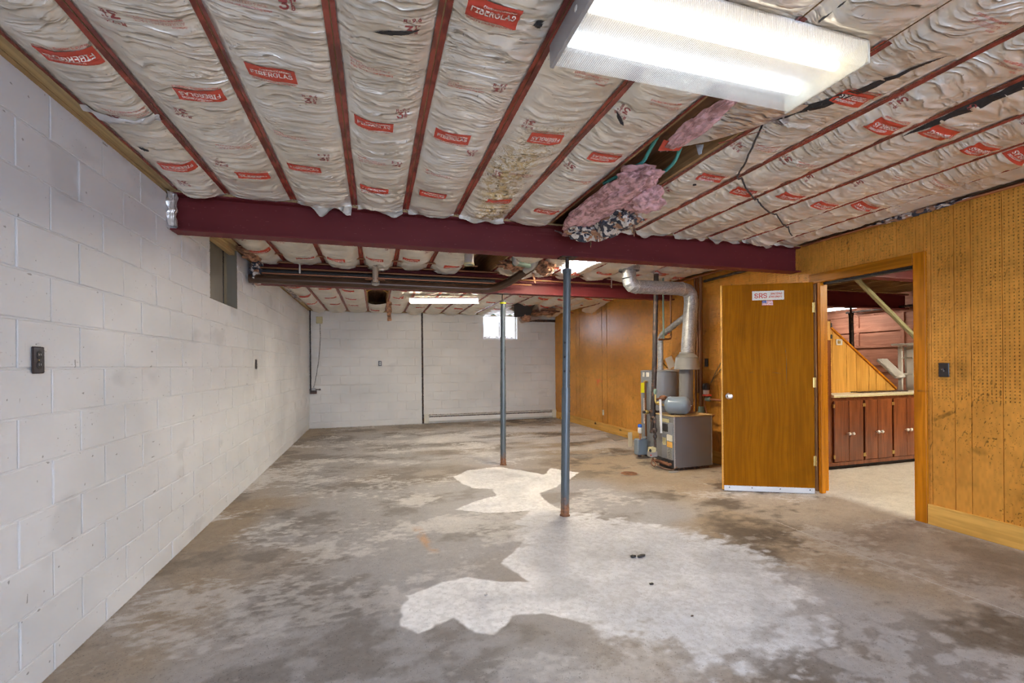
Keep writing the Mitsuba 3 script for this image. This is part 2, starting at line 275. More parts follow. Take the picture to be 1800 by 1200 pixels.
def lathe(prof, c, axis=(0, 0, 1), n=32):           # profile of (radius, height) turned about an axis through c
    prof = np.asarray(prof, float); ax = np.asarray(axis, float) / np.linalg.norm(axis)
    a = np.cross(ax, [0, 0, 1.0] if abs(ax[2]) < 0.9 else [1.0, 0, 0]); a /= np.linalg.norm(a); b = np.cross(ax, a)
    ang = np.arange(n) * 2 * math.pi / n
    v = np.vstack([np.asarray(c) + h * ax + r * (np.cos(ang)[:, None] * a + np.sin(ang)[:, None] * b) for r, h in prof]); f = []
    for k in range(len(prof) - 1):
        for j in range(n):
            q = (k * n + j, k * n + (j + 1) % n, (k + 1) * n + (j + 1) % n, (k + 1) * n + j); f += [(q[0], q[1], q[2]), (q[0], q[2], q[3])]
    return trimesh.Trimesh(v, np.array(f), process=False)
def extrude_x(poly, x0, x1):                         # a (y, z) outline along x
    m = trimesh.creation.extrude_polygon(Polygon(poly), x1 - x0, engine='earcut'); v = m.vertices.copy()
    m.vertices = np.stack([v[:, 2] + x0, v[:, 0], v[:, 1]], 1); return m
def extrude_y(poly, y0, y1):                         # an (x, z) outline along y
    m = trimesh.creation.extrude_polygon(Polygon(poly), y1 - y0, engine='earcut'); v = m.vertices.copy()
    m.vertices = np.stack([v[:, 0], v[:, 2] + y0, v[:, 1]], 1); m.invert(); return m
def extrude_z(poly, z0, z1):
    m = trimesh.creation.extrude_polygon(Polygon(poly), z1 - z0, engine='earcut'); m.apply_translation((0, 0, z0)); return m
def grid(P):                                         # an (m, n, 3) array of points as a sheet
    m, n = P.shape[:2]; i, j = np.meshgrid(np.arange(m - 1), np.arange(n - 1), indexing='ij'); a = (i * n + j).ravel()
    return trimesh.Trimesh(P.reshape(-1, 3), np.vstack([np.stack([a, a + 1, a + n + 1], 1), np.stack([a, a + n + 1, a + n], 1)]), process=False)
def rot(m, deg, c, ax=(0, 0, 1)):
    m = m.copy(); m.apply_transform(trimesh.transformations.rotation_matrix(math.radians(deg), ax, c)); return m
def blob(c, r, amp, fr, seed, sub=4):                # a lumpy tuft
    s = trimesh.creation.icosphere(subdivisions=sub); v = np.array(s.vertices); d = meshkit.fbm(v * fr + seed, 4, seed) - 0.5
    s.vertices = np.asarray(c) + v * np.asarray(r) * (1 + amp * 2 * d[:, None]); return s

# ------------------------------------------------------------------ naming helpers
COUNT = {}
def number(base):
    n = COUNT.get(base, 0); COUNT[base] = n + 1
    return base if n == 0 else f'{base}_{n:03d}'
def thing(base, label, cat_, group=None):
    k = number(base); labels[k] = {'label': label, 'category': cat_}
    if group: labels[k]['group'] = group
    return k
def part(root, name, mesh, m, smooth=False, label=None, **kw):
    k = number(f'{root}__{name}')
    scene[k] = mikit.ply(mesh, 'mat_' + m, smooth, **kw)
    if label: labels[k] = {'label': label}
    return k
def one(base, mesh, m, label, cat_, smooth=False, group=None, **kw):
    k = thing(base, label, cat_, group); scene[k] = mikit.ply(mesh, 'mat_' + m, smooth, **kw); return k
def struct(name, mesh, m, smooth=False, label=None):
    scene[name] = mikit.ply(mesh, 'mat_' + m, smooth); labels[name] = {'kind': 'structure'}
    if label: labels[name]['label'] = label
    return name
def copy(root, name, ply_dict, at, sy=1.0):
    k = number(f'{root}__{name}'); scene[k] = {**ply_dict, 'to_world': T().translate(list(at))}; return k

# ================================================================== THE SHELL
struct('floor', box(-0.3, 11.2, -4.4, YB + 0.2, -0.2, 0.0), 'floor')
struct('ceiling', box(-0.3, 11.2, YF - 0.2, YB + 0.2, ZS, ZS + 0.1), 'deck')
JP = mikit.ply(box(-0.019, 0.019, YF, YB, ZJ, ZS), 'mat_joist')
for x in JX[1:-1] + [6.1, 6.5, 6.9, 7.3, 7.7, 8.1, 8.5, 8.9, 9.3, 9.7, 10.1, 10.5]: copy('ceiling', 'joist', JP, (x, 0, 0))

def block_ply(w, hgt, b=0.004, d=0.012):             # a block's painted face in the (y, z) plane looking along +x
    y0, y1, z0, z1 = -w / 2, w / 2, -hgt / 2, hgt / 2
    o = [(-d, y0, z0), (-d, y1, z0), (-d, y1, z1), (-d, y0, z1)]; q = [(-b * 0.6, y0, z0), (-b * 0.6, y1, z0), (-b * 0.6, y1, z1), (-b * 0.6, y0, z1)]
    i = [(0, y0 + b, z0 + b), (0, y1 - b, z0 + b), (0, y1 - b, z1 - b), (0, y0 + b, z1 - b)]; v = np.array(o + q + i); f = []
    for s in (0, 4):
        for k in range(4):
            a, c = s + k, s + (k + 1) % 4; f += [(a, c, c + 4), (a, c + 4, a + 4)]
    f += [(8, 9, 10), (8, 10, 11)]
    return trimesh.Trimesh(v, np.array(f), process=False)
def courses(s0, s1, phase_even, hole):                # (centre along the wall, centre height, width, height) of every block
    out = []
    for k in range(-7, 6):
        zl, zh = max(Z0 + k * COURSE, 0.0), Z0 + (k + 1) * COURSE
        ph = phase_even + (HEAD / 2 if k % 2 else 0); n0 = math.floor((s0 - ph) / HEAD)
        a = ph + n0 * HEAD
        while a < s1:
            for (p, q) in [(max(a, s0), min(a + HEAD, s1))]:
                segs = [(p, q)]
                if hole and zh > hole[2] + 0.05:
                    segs = [(p, min(q, hole[0])), (max(p, hole[1]), q)]
                for (p2, q2) in segs:
                    if q2 - p2 > 0.03: out.append(((p2 + q2) / 2, (zl + zh) / 2, q2 - p2 - 0.008, zh - zl - 0.008))
            a += HEAD
    return out
PLY = {}
def block_dict(w, hgt, m='paint'):
    k = (round(w, 2), round(hgt, 2), m)
    if k not in PLY: PLY[k] = mikit.ply(block_ply(w, hgt), 'mat_' + m)
    return PLY[k]
LWIN, BWIN = (4.546, 5.359, 1.958, 2.568), (3.885, 4.752, 1.98, 2.58)
ZW = Z0 + 6 * COURSE
def slab_with_hole(a0, a1, z1, hole, make):
    ms = [make(a0, hole[0], 0, z1), make(hole[1], a1, 0, z1), make(hole[0], hole[1], 0, hole[2])]
    if z1 > hole[3]: ms.append(make(hole[0], hole[1], hole[3], z1))
    return cat(ms)
struct('wall_left', slab_with_hole(YF, YB + 0.2, ZW, LWIN, lambda a, b, c, d: box(-0.22, -0.006, a, b, c, d)), 'paint', label='white painted concrete block wall on the left')
for s, z, w, hh in courses(1.10, YB, 0.2788, LWIN): copy('wall_left', 'block', block_dict(w, hh), (rng.uniform(-0.0012, 0.0012), s, z))
struct('wall_back', slab_with_hole(-0.2, 5.9, ZW, BWIN, lambda a, b, c, d: box(a, b, YB + 0.006, YB + 0.22, c, d)), 'warm_lit_paint', label='white painted concrete block wall at the far end')
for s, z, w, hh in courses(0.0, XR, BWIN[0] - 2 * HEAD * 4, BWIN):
    k = number('wall_back__block'); scene[k] = {**block_dict(w - 0.003, hh - 0.003, 'warm_lit_paint'), 'to_world': T().translate([s, YB + rng.uniform(-0.0012, 0.0012), z]).rotate([0, 0, 1], -90)}
struct('trim_1', cat([box(-0.2, -0.012, YF, 4.40, ZW, ZJ, 0.003), box(-0.2, -0.012, 5.40, YB, ZW, ZJ, 0.003)]), 'plate', label='bare wood sill plate on top of the left block wall')
struct('trim_8', box(-0.012, 0.048, YF, YB, ZJ - 0.004, ZJ + 0.06, 0.003), 'plate', label='bare wood ledger along the top of the left wall')
struct('wall_rim', cat([box(-0.26, -0.2, YF, YB + 0.2, ZW, ZS), box(-0.2, 5.9, YB + 0.16, YB + 0.2, ZW, ZS), box(-0.2, 0.0, YF, YB, ZJ + 0.02, ZS)]), 'joist')
struct('trim_2', box(0.0, XR, YB + 0.02, YB + 0.16, ZW, ZJ), 'plate', label='sill plate on the back block wall')
# front wall behind the camera with its wide door opening
OPEN = (0.7, 5.1, 2.3)
struct('wall_front', cat([box(-0.2, OPEN[0], YF - 0.2, YF, 0, ZS), box(OPEN[1], 11.2, YF - 0.2, YF, 0, ZS), box(OPEN[0], OPEN[1], YF - 0.2, YF, OPEN[2], ZS)]), 'paint')

# right wall: furring board behind perforated hardboard planks
DO = (2.667, 3.528, 2.165)                           # the door opening (y0, y1, top)
struct('wall_right', cat([box(XR + 0.026, 5.89, YF, DO[0], 0, ZS), box(XR + 0.026, 5.89, DO[1] + 0.05, YB, 0, ZS), box(XR + 0.026, 5.89, DO[0], DO[1], DO[2] + 0.02, ZS)]), 'furring', label='wall of perforated tan hardboard panelling with a wood skirting board')
PEG = 0.0254; PEG0 = 2.311; ZPEG = 1.033
def plank_mesh(y0, y1, za, zb, walls=True, dx=0.0):
    v, f = [], []
    def quad(a, b, c, d):
        n = len(v); v.extend([(0, a, c), (0, b, c), (0, b, d), (0, a, d)]); f.extend([(n, n + 1, n + 2), (n, n + 2, n + 3)])
    g = 0.0022; y0, y1 = y0 + g, y1 - g
    zp = max(za, ZPEG); i0, i1 = math.ceil((y0 + 0.0075 - PEG0) / PEG - 0.5), math.floor((y1 - 0.0075 - PEG0) / PEG - 0.5); nz = int((zb - 0.004 - zp) / PEG)
    if za < ZPEG: quad(y0, y1, za, ZPEG)
    zt = zp + nz * PEG
    V, F = [np.array(v).reshape(-1, 3)], [np.array(f, int).reshape(-1, 3)]
    if i1 >= i0 and nz > 0:
        v, f = [], []; quad(y0, y1, zt, zb); V.append(np.array(v)); F.append(np.array(f))
        h, r = PEG / 2, 0.0044; cz = zp + (np.arange(nz) + 0.5) * PEG
        for i in range(i0, i1 + 1):
            c = PEG0 + (i + 0.5) * PEG; a, b = (h if i > i0 else c - y0), (h if i < i1 else y1 - c)
            if walls:
                an = np.arange(6) * math.pi / 3; hv = np.stack([0 * an, r * np.cos(an), r * np.sin(an)], 1)
                tv = np.vstack([[(0, b, h), (0, -a, h), (0, -a, -h), (0, b, -h)], hv, hv + [0.006, 0, 0]])
                tf = [(0, 4, 3), (0, 5, 4), (0, 6, 5), (0, 1, 6), (1, 7, 6), (1, 2, 7), (2, 8, 7), (2, 9, 8), (2, 3, 9), (3, 4, 9)] + [q for k in range(6) for q in ((4 + k, 4 + (k + 1) % 6, 10 + (k + 1) % 6), (4 + k, 10 + (k + 1) % 6, 10 + k))]
            else:
                q = r * 1.05; tv = np.array([(0, b, h), (0, -a, h), (0, -a, -h), (0, b, -h), (0, q, 0), (0, 0, q), (0, -q, 0), (0, 0, -q)])
                tf = [(0, 5, 4), (0, 1, 5), (1, 6, 5), (1, 2, 6), (2, 7, 6), (2, 3, 7), (3, 4, 7), (3, 0, 4)]
            tf = np.array(tf); cc = np.stack([0 * cz, 0 * cz + c, cz], 1)
            V.append((cc[:, None] + tv[None]).reshape(-1, 3)); F.append((tf[None] + (np.arange(nz) * len(tv))[:, None, None]).reshape(-1, 3))
    else:
        v, f = [], []; quad(y0, y1, max(za, ZPEG), zb); V.append(np.array(v)); F.append(np.array(f))
    off = np.cumsum([0] + [len(a) for a in V[:-1]])
    # bevelled long edges and the plank's thickness
    e = np.array([(0, y0, za), (0, y0, zb), (0.006, y0 - 0.0012, za), (0.006, y0 - 0.0012, zb), (0, y1, za), (0, y1, zb), (0.006, y1 + 0.0012, za), (0.006, y1 + 0.0012, zb)])
    V.append(e); F.append(np.array([(0, 2, 3), (0, 3, 1), (4, 5, 7), (4, 7, 6)])); off = np.append(off, off[-1] + len(V[-2]))
    m = trimesh.Trimesh(np.vstack(V), np.vstack([a + o for a, o in zip(F, off)]), process=False); m.apply_translation((XR + dx, 0, 0)); return m
CUTS = [0.12, 0.27, 0.41, 0.55, 0.66, 0.80, 0.93, 1.05, 1.17, 1.32, 1.47, 1.58, 1.73, 1.85, 1.98, 2.108, 2.290, 2.394, 2.548, 2.655, 2.80, 2.953, 3.072, 3.231, 3.36, 3.47, 3.61]
pat = [0.183, 0.104, 0.154, 0.107, 0.145, 0.153, 0.119, 0.159, 0.129, 0.11, 0.14]
while CUTS[-1] < YB - 0.1: CUTS.append(CUTS[-1] + pat[len(CUTS) % len(pat)])
CUTS[-1] = YB; ZB = 0.166
k = int(np.argmin(np.abs(np.array(CUTS) - 8.19))); CUTS[k] = 8.19
k2 = int(np.argmin(np.abs(np.array(CUTS) - 9.41))); CUTS[k2] = 9.41
for a, b in zip(CUTS, CUTS[1:]):
    if b <= 2.6 or a >= 3.55: zs = (ZB, ZJ)
    else: zs = (DO[2] + 0.06, ZJ)
    gap = 0.03 if abs(b - 8.19) < 1e-6 or abs(b - 9.41) < 1e-6 else 0
    segs = [(a, b, *zs)]
    if a < 2.6 < b: segs = [(a, 2.6, ZB, ZJ), (2.6, b, DO[2] + 0.06, ZJ)]
    for (p, q, z0, z1) in segs:
        part('wall_right', 'plank', plank_mesh(p, q - gap, z0, z1, p < 3.7, -0.008 if gap else 0.0), 'pegboard')
struct('wall_right_rear', box(XR, XR + 0.026, YF, 0.12, ZB, ZJ), 'pegboard')
struct('baseboard_right', cat([box(XR - 0.019, XR + 0.026, YF, 2.575, 0, ZB, 0.003), box(XR - 0.019, XR + 0.026, 3.62, YB, 0, ZB, 0.003)]), 'pine', label='knotty pine skirting board along the panelled wall')

# door frame
struct('trim_3', box(XR - 0.020, XR + 0.02, 2.578, DO[0], 0, DO[2] + 0.095, 0.003), 'casing_wood', label='amber wood casing on the near side of the doorway')
struct('trim_4', box(XR - 0.020, XR + 0.02, DO[0], 3.62, DO[2], DO[2] + 0.095, 0.003), 'head_wood', label='amber wood head casing over the doorway')
struct('trim_5', cat([box(XR - 0.018, 5.80, DO[1] - 0.03, DO[1], 0, DO[2], 0.003), box(5.80, 5.915, DO[1] + 0.03, DO[1] + 0.05, 0, DO[2])]), 'casing_wood', label='amber wood hinge jamb of the doorway')
struct('trim_6', box(XR + 0.02, 5.915, DO[0] - 0.012, DO[0], 0, DO[2]), 'casing_wood')
struct('trim_7', cat([box(XR + 0.02, 5.915, DO[0], DO[1], DO[2] - 0.012, DO[2] + 0.012), box(XR + 0.03, XR + 0.042, DO[0], DO[1], DO[2] - 0.024, DO[2] - 0.010)]), 'black')

# the open door: built flat along +x from the hinge, then swung into place
HINGE, FREE = np.array([5.668, 3.511]), np.array([4.875, 3.912])
DA = math.degrees(math.atan2(FREE[1] - HINGE[1], FREE[0] - HINGE[0]))
DW, DH = 0.877, 2.165
def swing(m):                                        # local x from the hinge, local -y... the visible face is local +y = 0
    m = m.copy(); m.apply_transform(trimesh.transformations.rotation_matrix(math.radians(DA), (0, 0, 1))); m.apply_translation((HINGE[0], HINGE[1], 0)); return m
struct('door_1', swing(box(0.0, DW, -0.04, 0.0, 0.012, DH, 0.002)), 'door_wood', label='amber veneered flush door standing open into the basement')
part('door_1', 'sweep', swing(box(0.004, DW - 0.004, 0.0, 0.006, 0.004, 0.06, 0.0015)), 'aluminium', label='grey metal draught strip along the bottom of the door')
for u in (0.05, 0.33, 0.60, 0.82): part('door_1__sweep', 'screw', swing(lathe([(0.006, 0), (0.005, 0.0025), (0.0001, 0.003)], (u, 0.006, 0.04), (0, 1, 0), 10)), 'iron', True)
part('door_1', 'edge_strip', swing(box(DW - 0.001, DW + 0.006, -0.04, 0.001, 0.012, DH)), 'pine', label='pale bare wood edge of the door')
part('door_1', 'knob', swing(cat([lathe([(0.033, 0.0), (0.033, 0.004), (0.028, 0.008), (0.013, 0.011), (0.012, 0.030), (0.022, 0.036), (0.030, 0.046), (0.030, 0.056), (0.022, 0.066), (0.009, 0.068), (0.008, 0.066), (0.0001, 0.066)], (0.819, 0.0, 0.998), (0, 1, 0), 28), lathe([(0.028, 0.0), (0.013, 0.011), (0.012, 0.030), (0.028, 0.046), (0.022, 0.066), (0.0001, 0.068)], (0.819, -0.04, 0.998), (0, -1, 0), 20)])), 'chrome', 40, label='round chrome door knob')
part('door_1', 'latch', swing(box(DW + 0.004, DW + 0.009, -0.032, -0.008, 0.96, 1.04)), 'brass')
for z in (1.906, 1.139, 0.338): part('door_1', 'hinge', swing(cat([box(-0.004, 0.012, -0.030, 0.002, z - 0.05, z + 0.05), tube([(-0.008, 0.004, z - 0.052), (-0.008, 0.004, z + 0.052)], 0.006, 10)])), 'brass')
for u0, z0, u1, z1 in ((0.395, 1.245, 0.315, 1.232), (0.255, 1.42, 0.262, 1.13), (0.62, 1.24, 0.575, 1.25), (0.27, 1.50, 0.262, 1.43)): part('door_1', 'scratch', swing(tube([(u0, 0.0004, z0), ((u0 + u1) / 2, 0.0008, (z0 + z1) / 2 + 0.002), (u1, 0.0004, z1)], [0.0005, 0.0018, 0.0005], 6)), 'leaves', label='dark scratch')
def on_door(m, u, z, d=0.0015):                      # lettering in xy onto the visible face: reads from the free edge towards the hinge
    v = np.array(m.vertices); m = m.copy(); m.vertices = np.stack([u - v[:, 0], d + v[:, 2], z + v[:, 1]], 1); return swing(m)
st = thing('sticker', 'white rectangular bumper sticker with red lettering at the top of the open door', 'sticker')
part(st, 'backing', on_door(box(0, 0.306, 0, 0.095, 0, 0.0012), 0.582, 1.996, 0.0005), 'off_white')
def shear(m, k):
    m = m.copy(); v = np.array(m.vertices); v[:, 0] += k * v[:, 1]; m.vertices = v; return m
TX = lambda t, hgt, bold=False, d=0.0006: meshkit.text_mesh(t, hgt, d, bold)
big = TX('SRS', 0.048, True); big.apply_scale((1.02, 1, 1)); part(st, 'lettering', on_door(big, 0.582 - 0.018, 1.996 + 0.022, 0.0019), 'red_ink')
for t, dx, dz in (('RACING', 0.175, 0.054), ('ENGINES', 0.160, 0.024)): part(st, 'lettering', on_door(shear(TX(t, 0.020, True), 0.35), 0.582 - dx, 1.996 + dz, 0.0019), 'red_ink')
fl = thing('flag_sticker', 'small stars and stripes flag sticker below the white sticker on the open door', 'flag sticker')
FU, FZ, FW, FH = 0.486, 1.940, 0.105, 0.052
part(fl, 'field', on_door(box(0, FW, 0, FH, 0, 0.0008), FU, FZ, 0.0004), 'white_ink')
part(fl, 'stripes', on_door(cat([box(0, FW, k * FH / 13, (k + 1) * FH / 13, 0, 0.0004) for k in range(0, 13, 2)]), FU, FZ, 0.0013), 'red_ink')
part(fl, 'canton', on_door(box(0, FW * 0.4, FH * 6 / 13, FH, 0, 0.0004), FU, FZ, 0.0018), 'blue_ink')
part(fl, 'stars', on_door(cat([lathe([(0.0014, 0), (0.0014, 0.0003), (0.0001, 0.0003)], (0.004 + 0.0068 * i + (0.0034 if j % 2 else 0), FH * 6 / 13 + 0.003 + 0.0052 * j, 0), (0, 0, 1), 5) for j in range(5) for i in range(6 if j % 2 == 0 else 5)]), FU, FZ, 0.0023), 'white_ink')
labels[fl + '__stars'] = {'kind': 'stuff'}

# windows
wn = 'window_1'; scene[wn] = mikit.ply(box(-0.215, -0.20, LWIN[0], LWIN[1], LWIN[2], LWIN[3]), 'mat_grey_metal'); labels[wn] = {'kind': 'structure', 'label': 'boarded up window recess high in the left block wall'}
mat('board', pr(lambda p, n, uv: mix((0.085, 0.082, 0.068), (0.16, 0.155, 0.13), fbm(p.y * 3, p.z * 3, 1.0, 4)), 0.5))
part(wn, 'board', box(-0.10, -0.085, LWIN[0] + 0.01, LWIN[1] - 0.165, LWIN[2] + 0.005, LWIN[3] - 0.03), 'board', label='grey board closing the window')
mat('shaded_bare_block', pr((0.17, 0.162, 0.125), 0.8))  # bare block colour, darkened further by the shade of the recess
part(wn, 'side_strip', box(-0.11, -0.08, LWIN[1] - 0.165, LWIN[1] - 0.15, LWIN[2] + 0.005, LWIN[3]), 'black'); part(wn, 'reveal', box(-0.2, -0.001, LWIN[1] - 0.006, LWIN[1], LWIN[2], LWIN[3]), 'shaded_bare_block', label='bare grey reveal of the recess with its shade in the colour'); part(wn, 'back_strip', box(-0.105, -0.095, LWIN[1] - 0.15, LWIN[1] - 0.006, LWIN[2], LWIN[3]), 'shaded_bare_block')
part(wn, 'head', cat([box(-0.2, 0.0, LWIN[0], LWIN[1], ZW, ZJ), box(-0.07, -0.02, LWIN[0], LWIN[1], ZW - 0.05, ZW)]), 'plate')
part(wn, 'latch', cat([lathe([(0.014, 0), (0.012, 0.012), (0.0001, 0.016)], (-0.085, LWIN[0] + 0.22, ZW - 0.13), (1, 0, 0), 10), tube([(-0.07, LWIN[0] + 0.22, ZW - 0.13), (-0.07, LWIN[0] + 0.22, ZW - 0.09)], 0.004, 8)]), 'chrome', 40)
wb = 'window_2'; y = YB + 0.09
scene[wb] = mikit.ply(cat([box(BWIN[0], BWIN[0] + 0.035, y, y + 0.05, BWIN[2], BWIN[3]), box(BWIN[1] - 0.035, BWIN[1], y, y + 0.05, BWIN[2], BWIN[3]), box(BWIN[0], BWIN[1], y, y + 0.05, BWIN[2], BWIN[2] + 0.035), box(BWIN[0], BWIN[1], y, y + 0.05, BWIN[3] - 0.035, BWIN[3]), box(4.305, 4.325, y + 0.005, y + 0.04, BWIN[2], BWIN[3])]), 'mat_white_metal')
labels[wb] = {'kind': 'structure', 'label': 'bright sliding basement window in the back wall'}
part(wb, 'pane', box(BWIN[0] + 0.035, 4.305, y + 0.024, y + 0.025, BWIN[2] + 0.035, BWIN[3] - 0.035), 'glass'); part(wb, 'pane', box(4.325, BWIN[1] - 0.035, y + 0.03, y + 0.031, BWIN[2] + 0.035, BWIN[3] - 0.035), 'glass')
part(wb, 'sill', box(BWIN[0], BWIN[1], YB - 0.004, y, BWIN[2] - 0.012, BWIN[2] + 0.006), 'white_metal'); part(wb, 'head_strip', box(BWIN[0], BWIN[1] + 0.02, YB - 0.012, YB + 0.02, BWIN[3], BWIN[3] + 0.018), 'teal', label='green strip over the window')
lv = np.array([(rng.uniform(BWIN[0], BWIN[1]), YB + 0.30 + rng.uniform(-0.06, 0.1), BWIN[2] + rng.uniform(0.0, 0.09)) for _ in range(150)])
ms = []
for q in lv: ms.append(rot(rot(box(q[0] - 0.025, q[0] + 0.025, q[1] - 0.012, q[1] + 0.012, q[2], q[2] + 0.002), rng.uniform(0, 180), q), rng.uniform(-40, 40), q, (1, 0, 0)))
k = one('leaf_litter', cat(ms), 'leaves', 'dead leaves heaped outside the bright window', 'leaves'); labels[k]['kind'] = 'stuff'
struct('window_well', cat([box(BWIN[0] - 0.3, BWIN[1] + 0.3, YB + 0.23, YB + 0.95, BWIN[2] - 0.15, BWIN[2] - 0.03), box(BWIN[0] - 0.3, BWIN[1] + 0.3, YB + 0.95, YB + 1.0, BWIN[2] - 0.15, BWIN[2] + 0.12)]), 'white_metal')
struct('ground_outside', box(-6, 14, YB + 1.0, YB + 14, 1.9, 2.08), 'floor')

# ================================================================== STEEL BEAMS AND POSTS
def i_beam(x0, x1, yc, zt=2.583, dep=0.266, w=0.134, tf=0.012, tw=0.008):
    h = w / 2; zb = zt - dep
    return extrude_x([(yc - h, zb), (yc + h, zb), (yc + h, zb + tf), (yc + tw / 2, zb + tf), (yc + tw / 2, zt - tf), (yc + h, zt - tf), (yc + h, zt), (yc - h, zt), (yc - h, zt - tf), (yc - tw / 2, zt - tf), (yc - tw / 2, zb + tf), (yc - h, zb + tf)], x0, x1)
for x0, x1, yc, la in ((0.006, 5.756, B1, 'near dark red steel beam spanning the basement above the nearer post'), (0.006, 5.756, B2, 'far red steel beam behind the pipes, above the farther post'),
                       (5.92, 10.85, B1, 'red steel beam in the next room, just above the doorway'), (5.92, 10.85, B2, 'dark red steel beam in the next room above the black post')):
    b = thing('steel_beam', la, 'beam', None)
    part(b, 'girder', i_beam(x0, x1, yc), 'beam'); part(b, 'nailer_board', box(x0, x1, yc - 0.062, yc + 0.062, 2.583, ZJ), 'plate', label='bare wood nailer on top of the beam')
def post(base, top, la, m='post'):
    p = thing('support_post', la, 'post'); b, t = np.array(base, float), np.array(top, float); at = lambda k: b + (t - b) * k
    part(p, 'lower_tube', tube([at(0.004), at(0.49), at(0.492)], [0.038, 0.038, 0.035], 24), m, 40)
    part(p, 'upper_tube', tube([at(0.492), at(0.945)], 0.0345, 24), m, 40)
    part(p, 'collar', tube([at(0.938), at(0.953)], 0.041, 24), m, 40)
    part(p, 'screw', tube([at(0.945), at(0.997)], 0.016, 16), 'iron', 40)
    part(p, 'top_plate', box(t[0] - 0.075, t[0] + 0.075, t[1] - 0.06, t[1] + 0.06, t[2] - 0.008, t[2]), 'iron'); part(p, 'base_ring', lathe([(0.046, 0.0), (0.045, 0.006), (0.038, 0.012)], b, (0, 0, 1), 24), 'rust', 40)
    ax = (t - b) / np.linalg.norm(t - b)
    for k, s in [(0.50, 1), (0.555, -1), (0.555, 1), (0.61, -1), (0.665, 1), (0.665, -1), (0.72, 1), (0.40, 1)]:
        c = at(k); d = np.array([0.75 * s, -0.66, 0]); d /= np.linalg.norm(d)
        part(p, 'pin_hole', lathe([(0.0095, 0.0), (0.008, 0.0012), (0.0001, 0.0012)], c + d * 0.0343 if k > 0.49 else c + d * 0.0377, d, 10), 'black')
    return p
pa = post((2.985, 3.715, 0), (3.055, B1 - 0.02, 2.317), 'nearer blue grey steel post under the near beam, rusty at its foot')
pb = post((3.02, 5.86, 0), (3.045, B2 - 0.03, 2.317), 'farther steel post with a yellow band near its top, under the far beam')
part(pb, 'band', tube([(3.043, 5.886, 2.175), (3.043, 5.886, 2.195)], 0.0425, 24), 'yellow', 40, label='yellow band')

# ================================================================== INSULATION BATTS BETWEEN THE JOISTS
def ridge(p, seed): return 1 - np.abs(2 * meshkit.noise(p, seed) - 1)
FLAT = [(2.04, 3.24, 1.25, 1.66), (0.98, 2.22, -1.5, -1.1), (3.58, 4.82, -1.1, -0.7), (3.63, 3.84, 4.1, 5.34), (1.85, 3.25, 7.6, 8.3)]
def batt_shape(i, sec, y0, y1, xl, xr, sag=0.045, wr=0.006):
    def z(x, y):
        x, y = np.asarray(x, float), np.asarray(y, float); t = np.clip((x - xl - 0.022) / (xr - xl - 0.044), 0, 1); s = 2 * t - 1
        pil = 1 - np.abs(s) ** 3.0
        for a0, a1, b0, b1 in FLAT: pil = pil * (1 - np.clip(np.minimum(np.minimum(x - a0, a1 - x), np.minimum(y - b0, b1 - y)) / 0.05 + 1, 0, 1))
        lo = sag * (0.65 + 0.7 * meshkit.noise(np.stack([y * 1.1 + 3 * i, 0 * y + sec, 0 * y], -1), 3))
        e = np.exp(-((y1 - y) / 0.30)) + 0.7 * np.exp(-((y - y0) / 0.22)) * (sec > 0); ends = 1 - 0.75 * np.exp(-(((y1 - y) / 0.045) ** 1.5)) - 0.6 * np.exp(-(((y - y0) / 0.05) ** 1.5)) * (sec > 0)
        yy = y + 0.05 * s * s * (1 if i % 2 else -0.6) + 0.05 * meshkit.noise(np.stack([x * 4, y * 3, 0 * x + i], -1), 5)
        a = ridge(np.stack([x * 2.0 + 7 * i, yy * 13, 0 * x + sec], -1), 11) ** 3
        b = ridge(np.stack([x * 3.5 + 3 * i, yy * 24 + 2, 0 * x + sec], -1), 12) ** 3
        c = meshkit.noise(np.stack([x * 5 + i, y * 4, 0 * x], -1), 13) - 0.5
        amp = wr * (0.5 + meshkit.noise(np.stack([x * 2, y * 1.7, 0 * x + i], -1), 14)) * (1 + 1.8 * e)
        return ZJ - 0.003 - pil * lo * ends - np.minimum(1, pil * 1.8) * amp * ends * (a + 0.6 * b - 0.5) - pil * 0.012 * c - pil * 0.006 * e
    return z
def flat_face(m):                                     # only the face of a lettering mesh
    n = m.face_normals[:, 2] > 0.5; m = trimesh.Trimesh(m.vertices, m.faces[n], process=False); m.remove_unreferenced_vertices(); return m
LT = {k: flat_face(meshkit.text_mesh(*v)) for k, v in {'a': ('OWENS/CORNING', 0.0125, 0.001, True), 'b': ('FIBERGLAS', 0.0265, 0.001, True), 'c': ("World's leading insulation", 0.0125, 0.001, False), 'r': ('R-9.6', 0.0165, 0.001, True), '3': ('3', 0.036, 0.001, True),
      '1': ('1"', 0.018, 0.001, True), '8': ('8', 0.018, 0.001, True), 't1': ('Reflective', 0.008, 0.001, False), 't2': ('ALUMINIZED FACE', 0.0155, 0.001, False), 't3': ('Apply this side toward living space', 0.0105, 0.001, False)}.items()}
def fitw(m, w):
    m = m.copy(); b = m.bounds; m.apply_scale((w / (b[1, 0] - b[0, 0]), 1, 1)); m.apply_translation((-m.bounds[0, 0], 0, 0)); return m
def put2(m, u, v):
    m = m.copy(); m.apply_translation((u, v, 0)); return m
LOGO_TXT = cat([put2(fitw(LT['a'], 0.118), 0.052, 0.064), put2(fitw(LT['b'], 0.158), 0.014, 0.030)])
SLOGAN = put2(fitw(LT['c'], 0.172), 0.006, -0.018)
